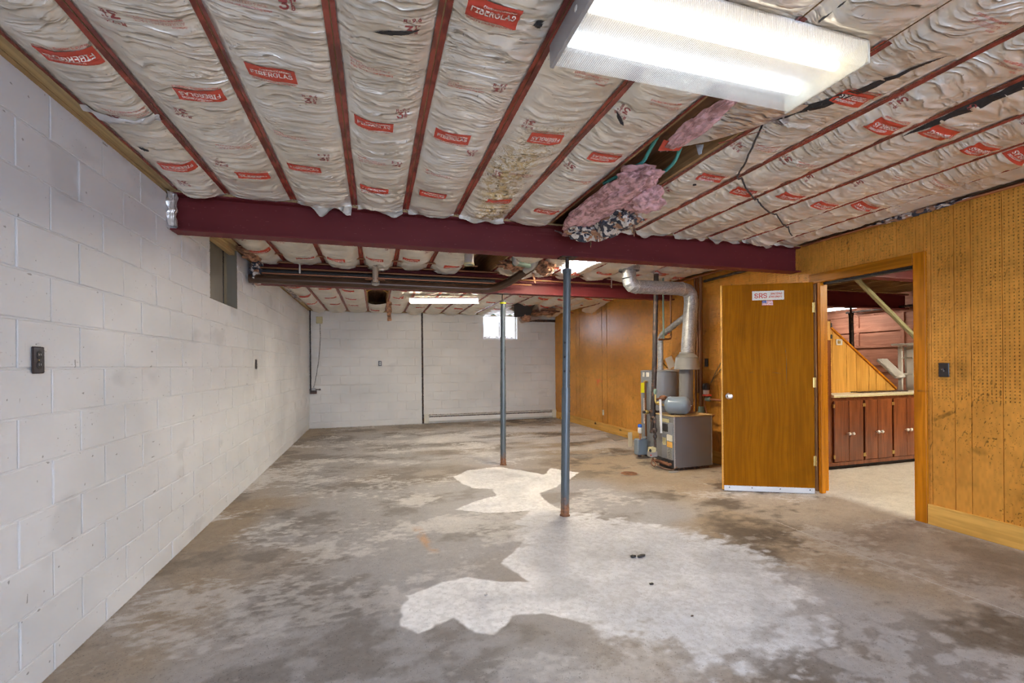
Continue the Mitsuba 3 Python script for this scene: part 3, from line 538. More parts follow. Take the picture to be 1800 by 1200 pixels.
RATING = cat([put2(fitw(LT['r'], 0.062), 0, 0.05), put2(fitw(LT['3'], 0.031), 0.004, 0), put2(fitw(LT['1'], 0.019), 0.040, 0.020), put2(box(0.038, 0.058, 0.0165, 0.0182, 0, 0.001), 0, 0), put2(fitw(LT['8'], 0.012), 0.041, -0.004), box(0.0, 0.064, 0.0455, 0.0462, 0, 0.001), box(0.004, 0.06, -0.010, -0.0094, 0, 0.001)])
NOTICE_A = put2(fitw(LT['t3'], 0.165), 0, -0.004); NOTICE_C = put2(fitw(LT['t1'], 0.045), 0, 0.036); NOTICE_B = put2(fitw(LT['t2'], 0.155), 0, 0.014)
n_ = 26; LOGO_BOX = grid(np.stack([*np.meshgrid(np.linspace(0, 0.186, 40), np.linspace(0, 0.092, n_), indexing='ij'), np.zeros((40, n_))], -1))
def mapped(m, zf, x, y, flip, off):                   # print on the facing: u, v centred at (x, y); upright reads along +x with its top towards -y
    c = m.copy(); v = np.array(c.vertices)
    if len(c.faces) > 60 and off != 0.0024:
        vv, ff = trimesh.remesh.subdivide_to_size(v, c.faces, 0.012); v, f = vv, ff
    else: f = np.array(c.faces)
    sgn = -1 if flip else 1
    X, Y = x + sgn * v[:, 0], y - sgn * v[:, 1]
    return trimesh.Trimesh(np.stack([X, Y, zf(X, Y) - off], 1), f[:, ::-1], process=False)
ORD = ['first', 'second', 'third', 'fourth', 'fifth', 'sixth', 'seventh', 'eighth', 'ninth', 'tenth', 'eleventh', 'twelfth', 'thirteenth', 'fourteenth']
WHERE = ['in front of near beam', 'between the two steel beams', 'beyond the far beam']
SECT = [(YF, B1 - 0.075), (B1 + 0.075, B2 - 0.075), (B2 + 0.075, YB - 0.005)]
UPR = {2, 3, 4}
LOGOS0 = {0: [2.174, 3.174], 1: [2.303, 3.205], 2: [2.091, 3.003], 3: [2.357, 3.248], 4: [1.507, 2.382, 3.22], 5: [2.282, 3.248], 6: [2.356, 3.294], 7: [], 8: [1.525, 2.444, 3.35], 9: [1.652, 2.572], 10: [1.646, 2.552], 11: [1.688, 2.62], 12: [2.581, 1.68], 13: []}
RATE0 = {0: [2.62, 3.42], 1: [1.874, 2.464, 3.02], 2: [1.669, 2.245, 2.826], 3: [1.642, 2.219, 2.814], 4: [1.932, 2.527], 5: [2.165, 2.775], 6: [1.92, 2.539], 7: [], 8: [2.063, 2.72], 9: [1.499, 2.115], 10: [2.30, 1.45], 11: [2.272, 1.42], 12: [2.31], 13: []}
NOTE0 = {0: [2.57], 1: [1.876, 2.78], 2: [1.70, 2.60], 3: [1.911, 2.80], 4: [1.954, 2.85], 5: [1.765, 2.75], 6: [1.80, 2.72], 7: [], 8: [1.06, 2.02], 9: [1.18, 2.10], 10: [2.14, 1.15], 11: [2.1, 1.2], 12: [2.1, 1.2], 13: []}
EXTRA = {0: 'beside the left wall, ', 13: 'beside the panelled wall, '}
PRINT_X = [0.25, 0.647, 0.973, 1.382, 1.78, 2.27, 2.667, 3.08, 3.494, 3.89, 4.285, 4.70, 5.07, 5.5]
def make_batt(i, sec, y0, y1, extra=''):
    xl, xr = JX[i] + 0.004, JX[i + 1] - 0.004
    mid = 'stained' if (i == 5 and sec == 0) else 'facing'
    lab = ('mould stained insulation batt in sixth joist bay from left wall, ' if mid == 'stained' else f'silver insulation batt in {ORD[i]} joist bay from left wall, ') + WHERE[sec] + extra
    r = thing('insulation_batt', lab, 'insulation', 'silver faced insulation batts')
    zf = batt_shape(i, sec, y0, y1, xl, xr, (0.026 if i == 5 else 0.022 if i == 13 else 0.042) if sec == 0 else 0.055, 0.010 if sec == 0 else 0.012)
    ys = np.concatenate([np.linspace(y0, 0.5, 14)[:-1], np.linspace(0.5, y1, max(2, int((y1 - 0.5) / 0.0115)))]) if sec == 0 and y0 < 0.4 else np.linspace(y0, y1, int((y1 - y0) / (0.014 if sec < 2 else 0.022)))
    X, Y = np.meshgrid(np.linspace(xl, xr, 24 if sec < 2 else 16), ys)
    part(r, 'facing', grid(np.stack([X, Y, zf(X, Y)], -1)), mid, True)
    bare = 1.25 if (sec == 0 and i in (6, 7, 8)) else -9
    fy = np.linspace(max(y0, bare), y1 - (0.03 if sec == 0 else 0.0), 60)
    for s, xe in ((1, JX[i]), (-1, JX[i + 1])):
        if (s == 1 and i == 0): xe = 0.05
        if (s == 1 and bare > 0 and i == 7) : pass
        w = 0.0225 + 0.007 * (meshkit.noise(np.stack([fy * 3 + i * 5, fy * 0 + s, fy * 0], -1), 21) - 0.5)
        xa, xb = xe + s * (0.0015 + 0.002 * meshkit.noise(np.stack([fy * 5, fy * 0 + i, fy * 0], -1), 22)), xe + s * w
        zz = ZJ - 0.0045 - 0.004 * meshkit.noise(np.stack([fy * 7, fy * 0 + i, fy * 0 + s], -1), 23)
        P = np.stack([np.stack([xa, fy, zz + 0.001], -1), np.stack([(xa + xb) / 2, fy, zz - 0.002], -1), np.stack([xb, fy, zz - 0.001 - 0.004 * (s * 0 + 1)], -1)], 1)
        part(r, 'stapling_flange', grid(P), 'flange', True, label='dark red stapling flange along the joist')
    xc = PRINT_X[i]; up_ = i in UPR
    if sec == 0: lo, ra, no = LOGOS0[i], RATE0[i], NOTE0[i]
    elif sec == 1: lo, ra, no = [y0 + 0.42 + 0.27 * ((i * 7) % 5) / 4, y0 + 1.35 + 0.2 * ((i * 3) % 4) / 3], [y0 + 0.9], []
    else: lo, ra, no = [y0 + 0.5 + 0.9 * k + 0.3 * ((i * 5) % 4) / 3 for k in range(4)], [], [y0 + 0.9 + 0.9 * k + 0.3 * ((i * 5) % 4) / 3 for k in range(4)]
    for yl in lo:
        if not y0 + 0.1 < yl < y1 - 0.06: continue
        s = 1 if up_ else -1
        x0, yy = xc - s * 0.093, yl + s * 0.046
        g = part(r, 'logo_print', mapped(LOGO_BOX, zf, x0, yy, not up_, 0.0024), 'red_ink', True, label='red printed box with white lettering')
        if sec < 2: part(g, 'lettering', mapped(LOGO_TXT, zf, x0, yy, not up_, 0.0042), 'white_ink', True); part(r, 'slogan_print', mapped(SLOGAN, zf, x0, yy, not up_, 0.0016), 'red_ink', True)
    for yl in ra:
        if y0 + 0.1 < yl < y1 - 0.06:
            s = 1 if up_ else -1; part(r, 'rating_print', mapped(RATING, zf, xc + s * 0.100 if i not in (0, 13) else xc - 0.03, yl + s * 0.02, not up_, 0.0016), 'dark_red_ink', True)
    for yl in no:
        if y0 + 0.1 < yl < y1 - 0.06:
            s = 1 if up_ else -1; x0, yy = xc - s * 0.09, yl + s * 0.02
            part(r, 'notice_print', mapped(NOTICE_A, zf, x0, yy, not up_, 0.0016), 'red_ink', True)
            if sec == 0: part(r, 'notice_heading', mapped(NOTICE_C, zf, x0, yy, not up_, 0.0016), 'red_ink', True)
            if sec == 0: part(r, 'notice_print', mapped(NOTICE_B, zf, x0, yy, not up_, 0.0016), 'faint_ink', True)
    if sec == 0 and i not in (6, 7):                  # ragged end hanging over the beam
        n = 26; xs = np.linspace(xl + 0.02, xr - 0.02, n); dr_ = 0.012 + (0.085 if i in (2, 3) else 0.05) * meshkit.noise(np.stack([xs * 11, 0 * xs + i, 0 * xs], -1), 31) ** 1.5 * (0.0 if i in (0, 1) else 1)
        rows = []
        for k in np.linspace(0, 1, 6):
            rows.append(np.stack([xs + 0.012 * (meshkit.noise(np.stack([xs * 20, 0 * xs + k * 3, 0 * xs + i], -1), 32) - 0.5), y1 - 0.004 + 0.03 * k * (1 - k) - 0.03 * k * meshkit.noise(np.stack([xs * 16, 0 * xs + k * 2, 0 * xs + i], -1), 33) - 0.012 * k, zf(xs, 0 * xs + y1) - dr_ * k], -1))
        part(r, 'torn_end', grid(np.array(rows)), 'foil', True, label='crinkled torn silver edge over the beam')
    return r, zf
ZF = {}
for sec in range(3):
    for i in range(14):
        y0, y1 = SECT[sec]
        if sec == 0 and i == 7: y1 = 1.70
        if sec == 2 and i == 3: y0, y1 = 9.3, YB - 0.005
        if sec == 1 and i == 6: y1 = 4.75
        r, zf = make_batt(i, sec, y0, y1); ZF[(i, sec)] = (r, zf)

# ================================================================== FLUORESCENT LAMPS
def emit(rad, col): return {'type': 'area', 'radiance': rgb(*[rad * c for c in col])}
NEAR_TUBE, LENS_MID, LENS_FAR, LENS_NEXT_ADDED, LENS_REAR_ADDED = 1.9, 75.0, 18.0, 70.0, 7.0
scene['mat_pan'] = two(pr((0.78, 0.78, 0.76), 0.5))
def f_ridge(p, n, uv): return 0.16 + 0.24 * smoothstep(0.35, 0.65, dr.abs((p.x * 125 - dr.floor(p.x * 125)) * 2 - 1))
scene['mat_lens'] = {'type': 'blendbsdf', 'weight': proc(f_ridge), 'a': {'type': 'thindielectric', 'int_ior': 1.3}, 'b': {'type': 'principledthin', 'base_color': rgb(0.85, 0.85, 0.85), 'roughness': 0.5, 'diff_trans': 1.3}}
k = thing('ceiling_light', 'large wraparound fluorescent ceiling light with a ribbed clear lens, nearest to the camera', 'ceiling light')
LX0, LX1, LY0, LY1, LZ = 2.052, 3.225, 1.265, 1.642, 2.502
part(k, 'housing', box(LX0, LX1, LY0 + 0.004, LY1 - 0.004, 2.583, 2.593), 'pan'); part(k, 'ballast_cover', box(LX0, LX1, LY0 + 0.13, LY1 - 0.13, 2.570, 2.583), 'pan')
prof = [(LY0, 2.590), (LY0 + 0.003, 2.530), (LY0 + 0.012, LZ + 0.008), (LY0 + 0.026, LZ), (LY1 - 0.026, LZ), (LY1 - 0.012, LZ + 0.008), (LY1 - 0.003, 2.530), (LY1, 2.590)]
P = np.array([[(x, y, z) for y, z in prof] for x in np.linspace(LX0 + 0.004, LX1 - 0.012, 3)])
part(k, 'lens', grid(P), 'lens', 25, label='ribbed translucent lens')
part(k, 'end_plate', cat([box(LX0 - 0.012, LX0 + 0.004, LY0, LY1, LZ + 0.002, 2.593, 0.002)]), 'grey_metal', label='grey metal end plate')
part(k, 'end_plate', box(LX1 - 0.012, LX1, LY0, LY1, LZ + 0.002, 2.593, 0.003), 'off_white')
part(k, 'knockout', lathe([(0.011, 0), (0.009, 0.002), (0.0001, 0.002)], (LX0 - 0.012, 1.40, 2.555), (-1, 0, 0), 14), 'white_metal')
for yy, col in ((1.375, LAMP_WARM), (1.545, LAMP_COOL)):
    kk = number(f'{k}__tube'); scene[kk] = {**mikit.ply(tube([(LX0 + 0.03, yy, 2.553), (LX1 - 0.04, yy, 2.553)], 0.019, 20), 'mat_pan', 40), 'emitter': emit(NEAR_TUBE, col)}
def lamp(label, c, L, W, H, deg, col, rad, open_ends=False):
    k = thing('ceiling_light', label, 'ceiling light'); x0, x1, y0, y1 = -L / 2, L / 2, -W / 2, W / 2
    tr = lambda m: (lambda q: (q.apply_translation(c), q)[1])(rot(m, deg, (0, 0, 0)))
    part(k, 'housing', tr(box(x0, x1, y0, y1, -0.02, 0.0)), 'pan')
    pf = [(y0, -0.021), (y0 + 0.004, -H + 0.012), (y0 + 0.016, -H), (y1 - 0.016, -H), (y1 - 0.004, -H + 0.012), (y1, -0.021)]
    m = tr(grid(np.array([[(x, y, z) for y, z in pf] for x in (x0 + 0.004, x1 - 0.004)])))
    if open_ends:                                     # this lens wraps its ends too
        m = tr(trimesh.util.concatenate([rot(extrude_y(pf, x0, x1), -90, (0, 0, 0))])); m.fix_normals()
    elif np.sum(m.face_normals[:, 2]) > 0: m.invert()
    kk = number(f'{k}__lens'); scene[kk] = {**mikit.ply(m, 'mat_pan', 25), 'emitter': emit(rad, col)}
    for x in () if open_ends else (x0, x1): part(k, 'end_plate', tr(box(x - 0.005, x + 0.005, y0, y1, -H, 0.0)), 'white_metal')
    return k
lamp('bright fluorescent ceiling light along the joists, between the two beams behind the nearer post', (3.735, 4.72, ZJ - 0.01), 1.2, 0.16, 0.075, 90, LAMP_WARM, LENS_MID, True)
l3 = lamp('white fluorescent ceiling light hanging crosswise beyond the far beam', (2.56, 7.95, 2.535), 1.2, 0.22, 0.085, -14, LAMP_WARM, LENS_FAR)
lamp('fluorescent ceiling light glowing behind the beam in the next room', (10.3, 6.85, 2.46), 1.2, 0.14, 0.07, 90, (1.0, 0.96, 0.9), 18.0)
lamp('added unseen fluorescent ceiling light in the next room over the doorway side', (8.2, 2.2, ZJ - 0.005), 1.2, 0.3, 0.085, 90, LAMP_WARM, LENS_NEXT_ADDED)  # unseen lamp added to brighten the next room
lamp('added unseen fluorescent ceiling light behind the camera on the left', (1.6, -1.3, ZJ - 0.005), 1.2, 0.36, 0.095, 0, LAMP_COOL, LENS_REAR_ADDED)  # unseen lamp, added to raise the light in the basement
lamp('added unseen fluorescent ceiling light behind the camera on the right', (4.2, -0.9, ZJ - 0.005), 1.2, 0.36, 0.095, 0, LAMP_COOL, LENS_REAR_ADDED)  # second added lamp out of view, same purpose

# ================================================================== THE NEXT ROOM
struct('wall_next_back', box(5.9, 11.0, YB, YB + 0.2, 0, ZS), 'paint'); struct('wall_next_left', box(5.89, 5.91, DO[1] + 0.06, YB, 0, ZS), 'panel'); struct('wall_next_right', box(10.98, 11.1, YF, YB, 0, ZS), 'pink_wood')
gd = thing('garage_door', 'pinkish brown wooden overhead door with rails and panels at the far side of the next room', 'garage door')
GX = 10.93
for a, b in zip([0.06, 0.60, 1.18, 1.65, 2.0], [0.60, 1.18, 1.65, 2.0, 2.42]): part(gd, 'panel', box(GX, GX + 0.02, 3.2, 8.6, a, b), 'pink_wood')
for z, hgt in ((0.03, 0.1), (0.60, 0.07), (1.155, 0.012), (1.30, 0.06), (1.65, 0.05), (1.99, 0.09), (2.33, 0.1)): part(gd, 'rail', box(GX - 0.03, GX, 3.2, 8.6, z - hgt / 2, z + hgt / 2, 0.003), 'pink_wood')
for yy in (3.3, 5.15, 6.0, 6.83, 8.4):
    for a, b in ((1.68, 1.945), (2.035, 2.28)): part(gd, 'stile', box(GX - 0.026, GX, yy - 0.03, yy + 0.03, a, b, 0.003), 'pink_wood')
pc = post((9.456, 5.86, 0), (9.456, 5.90, 2.317), 'black steel post under the beam in the next room', 'iron')
cy0, cy1, cz = 4.188, 4.47, 0.905
cab = thing('base_cabinet', 'reddish brown base cabinet with paired doors and glass knobs under the stair panel', 'cabinet')
part(cab, 'carcass', box(6.60, 8.75, cy0 + 0.012, cy1 - 0.02, 0.058, cz), 'cabinet'); part(cab, 'toe_kick', box(6.60, 8.70, cy0 + 0.06, cy1 - 0.02, 0.0, 0.058), 'black', label='black recessed toe kick')
part(cab, 'bottom_rail', box(6.60, 8.75, cy0 - 0.002, cy0 + 0.012, 0.055, 0.10), 'cabinet')
for pr_ in ((6.80, 7.048, 7.298), (7.322, 7.55, 7.812), (7.836, 8.08, 8.33), (8.35, 8.54, 8.74)):
    for j, (a, b) in enumerate(zip(pr_, pr_[1:])):
        d = part(cab, 'door', box(a + 0.003, b - 0.003, cy0 - 0.012, cy0 + 0.006, 0.105, 0.862, 0.004), 'cabinet')
        kx = b - 0.033 if j == 0 else a + 0.033
        part(d, 'knob', lathe([(0.008, 0.0), (0.008, 0.016), (0.019, 0.024), (0.022, 0.036), (0.014, 0.046), (0.0001, 0.047)], (kx, cy0 - 0.012, 0.452), (0, -1, 0), 16), 'white_metal', True, label='clear glass knob')
        hx = a if j == 0 else b
        for z in (0.17, 0.80): part(d, 'hinge', box(hx - 0.010, hx + 0.010, cy0 - 0.016, cy0 - 0.002, z - 0.022, z + 0.022), 'brass')
ct = thing('countertop', 'off white countertop with a yellowed front edge on the reddish brown cabinet', 'countertop')
part(ct, 'top', box(6.79, 8.76, cy0 - 0.018, cy1, cz, cz + 0.034, 0.003), 'off_white'); part(ct, 'edge', box(6.79, 8.76, cy0 - 0.022, cy0 - 0.018, cz, cz + 0.018), 'cream')
tall = thing('tall_cabinet', 'tall narrow wooden cupboard at the left end of the counter', 'cabinet')
part(tall, 'carcass', box(6.30, 6.785, cy0 + 0.01, cy1 - 0.02, 0.906, 1.868), 'cabinet'); part(tall, 'door', box(6.32, 6.765, cy0 - 0.006, cy0 + 0.012, 0.93, 1.60, 0.003), 'cabinet'); part(tall, 'upper_door', box(6.32, 6.765, cy0 - 0.006, cy0 + 0.012, 1.615, 1.85, 0.003), 'panel')
for z in (1.66, 1.80): part(tall, 'hinge', box(6.762, 6.78, cy0 - 0.012, cy0 - 0.004, z - 0.025, z + 0.025), 'black')
sp = thing('stair_panel', 'amber plywood plank panel with a sloping top edge beside the stairs, above the counter', 'stair panel')
slope = (0.943 - 2.12) / (8.36 - 6.66); edge = lambda x: 2.12 + slope * (x - 6.66)
XS = [6.30, 6.62, 6.79, 7.00, 7.17, 7.42, 7.60, 7.83, 7.97, 8.15, 8.33]
for a, b in zip(XS, XS[1:]):
    part(sp, 'plank', extrude_y([(a + 0.003, cz + 0.034), (b - 0.003, cz + 0.034), (b - 0.003, max(edge(b), cz + 0.04)), (a + 0.003, edge(a))], cy1 + 0.005, cy1 + 0.018), 'panel')
part(sp, 'cap', extrude_y([(6.30, edge(6.30)), (8.34, edge(8.34)), (8.34, edge(8.34) + 0.03), (6.30, edge(6.30) + 0.03)], cy1 - 0.01, cy1 + 0.06), 'casing_wood', label='dark trim along the sloping edge')
part(sp, 'backing', extrude_y([(6.30, cz + 0.034), (8.33, cz + 0.034), (8.33, edge(8.33)), (6.30, edge(6.30))], cy1 + 0.018, cy1 + 0.03), 'furring')
part(sp, 'lower_board', box(6.30, 8.74, cy1 + 0.005, cy1 + 0.018, 0.0, cz + 0.03), 'panel')
o = thing('outlet', 'white outlet with a brass insert on the amber stair panel in the next room', 'outlet'); part(o, 'plate', box(7.23, 7.34, cy1 - 0.003, cy1 + 0.004, 1.57, 1.65, 0.002), 'white_plastic'); part(o, 'insert', box(7.25, 7.30, cy1 - 0.009, cy1 - 0.003, 1.59, 1.63, 0.002), 'brass')
one('tray', box(7.46, 8.33, cy1 - 0.16, cy1 - 0.01, cz + 0.034, cz + 0.046, 0.004), 'black_plastic', 'thin black tray lying on the off white countertop', 'tray')
one('pole', tube([(6.83, 4.138, 2.60), (10.55, 4.138, 0.03)], 0.030, 8), 'greenwood', 'greenish wooden pole slanting across the doorway of the next room', 'pole', 40)
ld = thing('stepladder', 'white folding stepladder standing beyond the end of the counter', 'stepladder')
part(ld, 'rail', box(8.88, 8.91, 4.735, 4.79, 0.0, 1.585, 0.004), 'white_metal'); part(ld, 'rail', box(8.90, 8.93, 4.585, 4.685, 0.0, 1.58, 0.004), 'white_metal')
for yy in (4.76, 4.62): part(ld, 'rear_rail', rot(box(8.99, 9.015, yy - 0.02, yy + 0.02, 0.0, 1.57, 0.003), -4, (9.0, yy, 1.57), (0, 1, 0)), 'aluminium')
for z in (0.3, 0.6, 0.9, 1.16, 1.40): part(ld, 'step', box(8.89, 8.97, 4.60, 4.77, z - 0.012, z + 0.012, 0.003), 'aluminium')
part(ld, 'top_cap', box(8.84, 9.06, 4.46, 4.86, 1.585, 1.615, 0.006), 'white_metal'); part(ld, 'tray', rot(box(8.70, 8.90, 4.70, 5.08, 1.10, 1.15, 0.012), 46, (8.8, 4.72, 1.12), (1, 0, 0)), 'white_metal')
one('conduit', tube([(10.7, 4.2, 2.36), (10.7, 6.9, 2.36)], 0.020, 10), 'iron', 'dark conduit under the joists near the wooden overhead door', 'conduit', 40)
pnl = thing('ceiling_panel', 'pale board fixed under the joists of the next room', 'ceiling panel'); part(pnl, 'board', box(6.9, 8.3, 4.35, 5.55, ZJ - 0.014, ZJ - 0.001), 'pine')

# ================================================================== BOILER, WATER HEATER AND FLUE
bo = thing('boiler', 'grey boxy boiler on the floor beside the open door, rusty burner at its foot', 'boiler')
BX0, BX1, BY0, BY1 = 4.945, 5.510, 4.80, 5.19
part(bo, 'jacket', box(BX0, BX1, BY0, BY1, 0.035, 0.675, 0.006), 'boiler_grey', 40)
part(bo, 'lid', box(BX0 - 0.006, BX1 + 0.006, BY0 - 0.006, BY1, 0.675, 0.692, 0.003), 'plate', label='dusty tan top edge')
part(bo, 'base', box(BX0 + 0.03, BX1 - 0.03, BY0 + 0.03, BY1 - 0.03, 0.0, 0.035), 'iron')
part(bo, 'corner_strip', box(BX0 - 0.003, BX0 + 0.010, BY0 - 0.004, BY0 + 0.006, 0.04, 0.672), 'grey_metal'); part(bo, 'corner_strip', box(BX1 - 0.008, BX1 + 0.003, BY0 - 0.004, BY0 + 0.004, 0.04, 0.672), 'grey_metal')
fx = BX0
part(bo, 'front_panel', box(fx - 0.008, fx, BY0 + 0.02, 5.05, 0.13, 0.60), 'heater_grey'); part(bo, 'burner_opening', box(fx - 0.010, fx + 0.01, BY0 + 0.02, 5.17, 0.045, 0.13), 'black'); part(bo, 'control_opening', box(fx - 0.012, fx - 0.004, 4.92, 5.04, 0.475, 0.575), 'black')
for (a, b, c, d, m) in ((4.89, 5.05, 0.595, 0.640, 'cream'), (4.83, 4.94, 0.365, 0.445, 'off_white'), (4.96, 5.03, 0.300, 0.395, 'cream'), (4.83, 4.94, 0.285, 0.357, 'pine'), (4.83, 4.94, 0.140, 0.280, 'lead')):
    part(bo, 'paper_label', box(fx - 0.011, fx - 0.008, a, b, c, d), m)
for zz in np.linspace(0.15, 0.27, 9): part(bo, 'printed_line', box(fx - 0.0118, fx - 0.0108, 4.84, 4.84 + rng.uniform(0.06, 0.09), zz, zz + 0.004), 'black')
for y0 in (4.86, 4.93, 5.00, 5.07): part(bo, 'burner_tube', tube(bend([(5.05, y0, 0.075), (4.90, y0, 0.075), (4.86, y0 + 0.02, 0.09)], 0.03), 0.018, 10), 'rust', 40)
part(bo, 'manifold', tube([(4.86, 4.80, 0.085), (4.86, 5.14, 0.085)], 0.016, 10), 'rust', 40); part(bo, 'pilot_line', tube(bend([(4.77, 5.0, 0.17), (4.74, 4.94, 0.10), (4.80, 4.86, 0.04), (4.92, 4.80, 0.02), (4.97, 4.78, 0.06)], 0.04), 0.005, 8), 'copper_old', 40)
part(bo, 'pilot_line', tube(bend([(4.74, 4.95, 0.16), (4.69, 4.93, 0.09), (4.72, 4.90, 0.05), (4.76, 4.92, 0.09), (4.73, 4.95, 0.12)], 0.03), 0.006, 8), 'rust', 40)
part(bo, 'base_scrap', box(4.84, 4.96, 4.74, 4.79, 0.0, 0.012, 0.003), 'lead')
gv = thing('gas_valve', 'beige and grey gas valve on a black pipe in front of the grey boiler', 'valve')
part(gv, 'body', box(4.70, 4.80, 4.94, 5.03, 0.16, 0.235, 0.008), 'lead', 40); part(gv, 'cap', box(4.695, 4.775, 4.93, 5.01, 0.222, 0.288, 0.010), 'cream', 40); part(gv, 'dial', lathe([(0.018, 0), (0.016, 0.014), (0.0001, 0.015)], (4.70, 4.95, 0.25), (-0.7, -0.7, 0), 14), 'black'); part(gv, 'red_button', lathe([(0.009, 0), (0.008, 0.012), (0.0001, 0.013)], (4.705, 4.945, 0.19), (-0.7, -0.7, 0), 10), 'red_paint')
part(gv, 'supply', tube([(4.775, 4.96, 0.28), (4.775, 4.96, 0.60), (4.775, 4.96, 0.62)], 0.015, 12), 'iron', 40); part(gv, 'union', lathe([(0.022, -0.02), (0.026, -0.006), (0.026, 0.006), (0.022, 0.02)], (4.775, 4.96, 0.42), (0, 0, 1), 8), 'iron'); part(gv, 'union', lathe([(0.02, -0.03), (0.03, -0.01), (0.03, 0.015), (0.02, 0.03)], (4.775, 4.96, 0.50), (0, 0, 1), 10), 'iron')
part(gv, 'elbow', tube(bend([(4.775, 4.96, 0.60), (4.775, 4.96, 0.655), (4.80, 5.06, 0.655), (4.92, 5.225, 0.62)], 0.03), 0.019, 12), 'iron', 40)
et = thing('expansion_tank', 'shiny blue grey expansion tank lying above the boiler', 'tank')
ax = np.array([0.74, -0.67, 0.0]); c0 = np.array([4.985, 4.975, 0.812]); pf = [(0.0001, -0.05), (0.045, -0.044), (0.085, -0.022), (0.108, 0.0), (0.112, 0.015), (0.112, 0.16), (0.1135, 0.163), (0.1135, 0.168), (0.112, 0.171), (0.112, 0.20), (0.105, 0.225), (0.085, 0.25), (0.05, 0.268), (0.0001, 0.276)]
part(et, 'shell', lathe(pf, c0, ax, 40), 'tank_blue', 50); part(et, 'air_stem', lathe([(0.008, 0.27), (0.008, 0.284), (0.0001, 0.286)], c0, ax, 10), 'white_metal'); part(et, 'foot', tube([c0 + ax * 0.05 + (0, 0, -0.10), c0 + ax * 0.05 + (0, 0, -0.12)], 0.02, 10), 'iron'); part(et, 'inlet', tube([c0 - ax * 0.045, c0 - ax * 0.10], 0.014, 12), 'brass', 40)
fl = thing('flue', 'galvanized boiler flue rising from the draft hood, turning left and up to the ceiling', 'flue pipe')
part(fl, 'lower_pipe', tube([(5.316, 5.05, 0.69), (5.325, 5.05, 1.30)], 0.090, 32), 'boiler_grey', 40); part(fl, 'rust_skirt', tube([(5.316, 5.05, 0.692), (5.318, 5.05, 0.80)], 0.0912, 32), 'rust', 40, label='rusty foot of the pipe')
part(fl, 'draft_hood', lathe([(0.155, 0.0), (0.163, 0.002), (0.142, 0.155), (0.146, 0.160), (0.140, 0.163), (0.094, 0.215), (0.093, 0.23)], (5.335, 5.05, 1.265), (0, 0, 1), 40), 'hood_grey', 35, label='conical grey draft hood')
P = bend([(5.352, 5.05, 1.485), (5.425, 5.05, 2.333), (4.475, 5.05, 2.333), (4.475, 5.05, 2.56)], 0.17, 4)
part(fl, 'upper_pipe', tube(P[:2], 0.089, 32), 'galvanized', 40); part(fl, 'elbow', tube(P[1:5], 0.0895, 32), 'galvanized', 10); part(fl, 'horizontal_pipe', tube([P[4], P[5]], 0.087, 32), 'galvanized', 40); part(fl, 'elbow', tube(P[5:9], 0.0895, 32), 'galvanized', 10); part(fl, 'riser', tube([P[-2], (4.475, 5.05, 2.62)], 0.088, 32), 'galvanized', 40)
part(fl, 'collar', lathe([(0.126, 0.0), (0.131, 0.004), (0.128, 0.03), (0.133, 0.034), (0.133, 0.042), (0.128, 0.046), (0.128, 0.076), (0.133, 0.080), (0.128, 0.09), (0.128, 0.19)], (4.475, 5.05, 2.525), (0, 0, 1), 36), 'galvanized', 35)
for q in (P[1], P[4], P[5]): part(fl, 'seam', tube([q + (P[1] - P[0]) * 0.0 - 0.004 * (1 if False else 1) * np.array([0, 0, 1.0]) * (q is P[1]) - 0.004 * np.array([1.0, 0, 0]) * (q is not P[1]), q + 0.004 * np.array([0, 0, 1.0]) * (q is P[1]) + 0.004 * np.array([1.0, 0, 0]) * (q is not P[1])], 0.0925, 32), 'aluminium', 40)
wh = thing('water_heater', 'tall grey cylindrical water heater with a yellow tag, behind the boiler', 'water heater')
WC = (5.40, 5.735)
part(wh, 'tank', lathe([(0.0001, 0.02), (0.265, 0.02), (0.272, 0.028), (0.272, 0.30), (0.275, 0.304), (0.275, 0.312), (0.272, 0.316), (0.272, 1.225), (0.278, 1.23), (0.278, 1.238), (0.262, 1.25), (0.0001, 1.262)], (*WC, 0), (0, 0, 1), 56), 'heater_grey', 40)
part(wh, 'foot', lathe([(0.24, 0.0), (0.24, 0.02)], (*WC, 0), (0, 0, 1), 40), 'black')
def on_heater(deg, z, w, hgt, d=0.003, r=0.2725, n=5):
    a = np.radians(deg) + np.linspace(-w / 2 / r, w / 2 / r, n); P = np.array([[(WC[0] + (r + d) * math.cos(t), WC[1] + (r + d) * math.sin(t), z + s * hgt / 2) for t in a] for s in (-1, 1)]); return grid(P)
for dg in (179, 197): part(wh, 'white_label', on_heater(dg, 1.19, 0.052, 0.066), 'white_plastic', True, label='small white label')
part(wh, 'guide_label', on_heater(183, 0.665, 0.055, 0.37), 'white_plastic', True, label='long white printed label')
for z in np.linspace(0.50, 0.83, 16): part(wh, 'printed_line', on_heater(183 + rng.uniform(-1, 1), z, 0.04, 0.005, 0.0045), 'dark_red_ink', True)
part(wh, 'relief_valve', cat([lathe([(0.016, 0), (0.016, 0.03), (0.022, 0.034), (0.022, 0.055), (0.0001, 0.06)], (5.13, 5.66, 1.085), (-0.95, -0.3, 0), 12)]), 'brass', 40); part(wh, 'discharge_pipe', tube(bend([(5.12, 5.655, 1.085), (5.075, 5.62, 1.085), (5.080, 5.62, 0.10)], 0.03), 0.013, 12), 'copper_old', 40)
one('hang_tag', box(4.99, 5.045, 5.598, 5.600, 0.935, 1.078), 'yellow', 'bright yellow tag hanging from the relief valve of the water heater', 'tag')
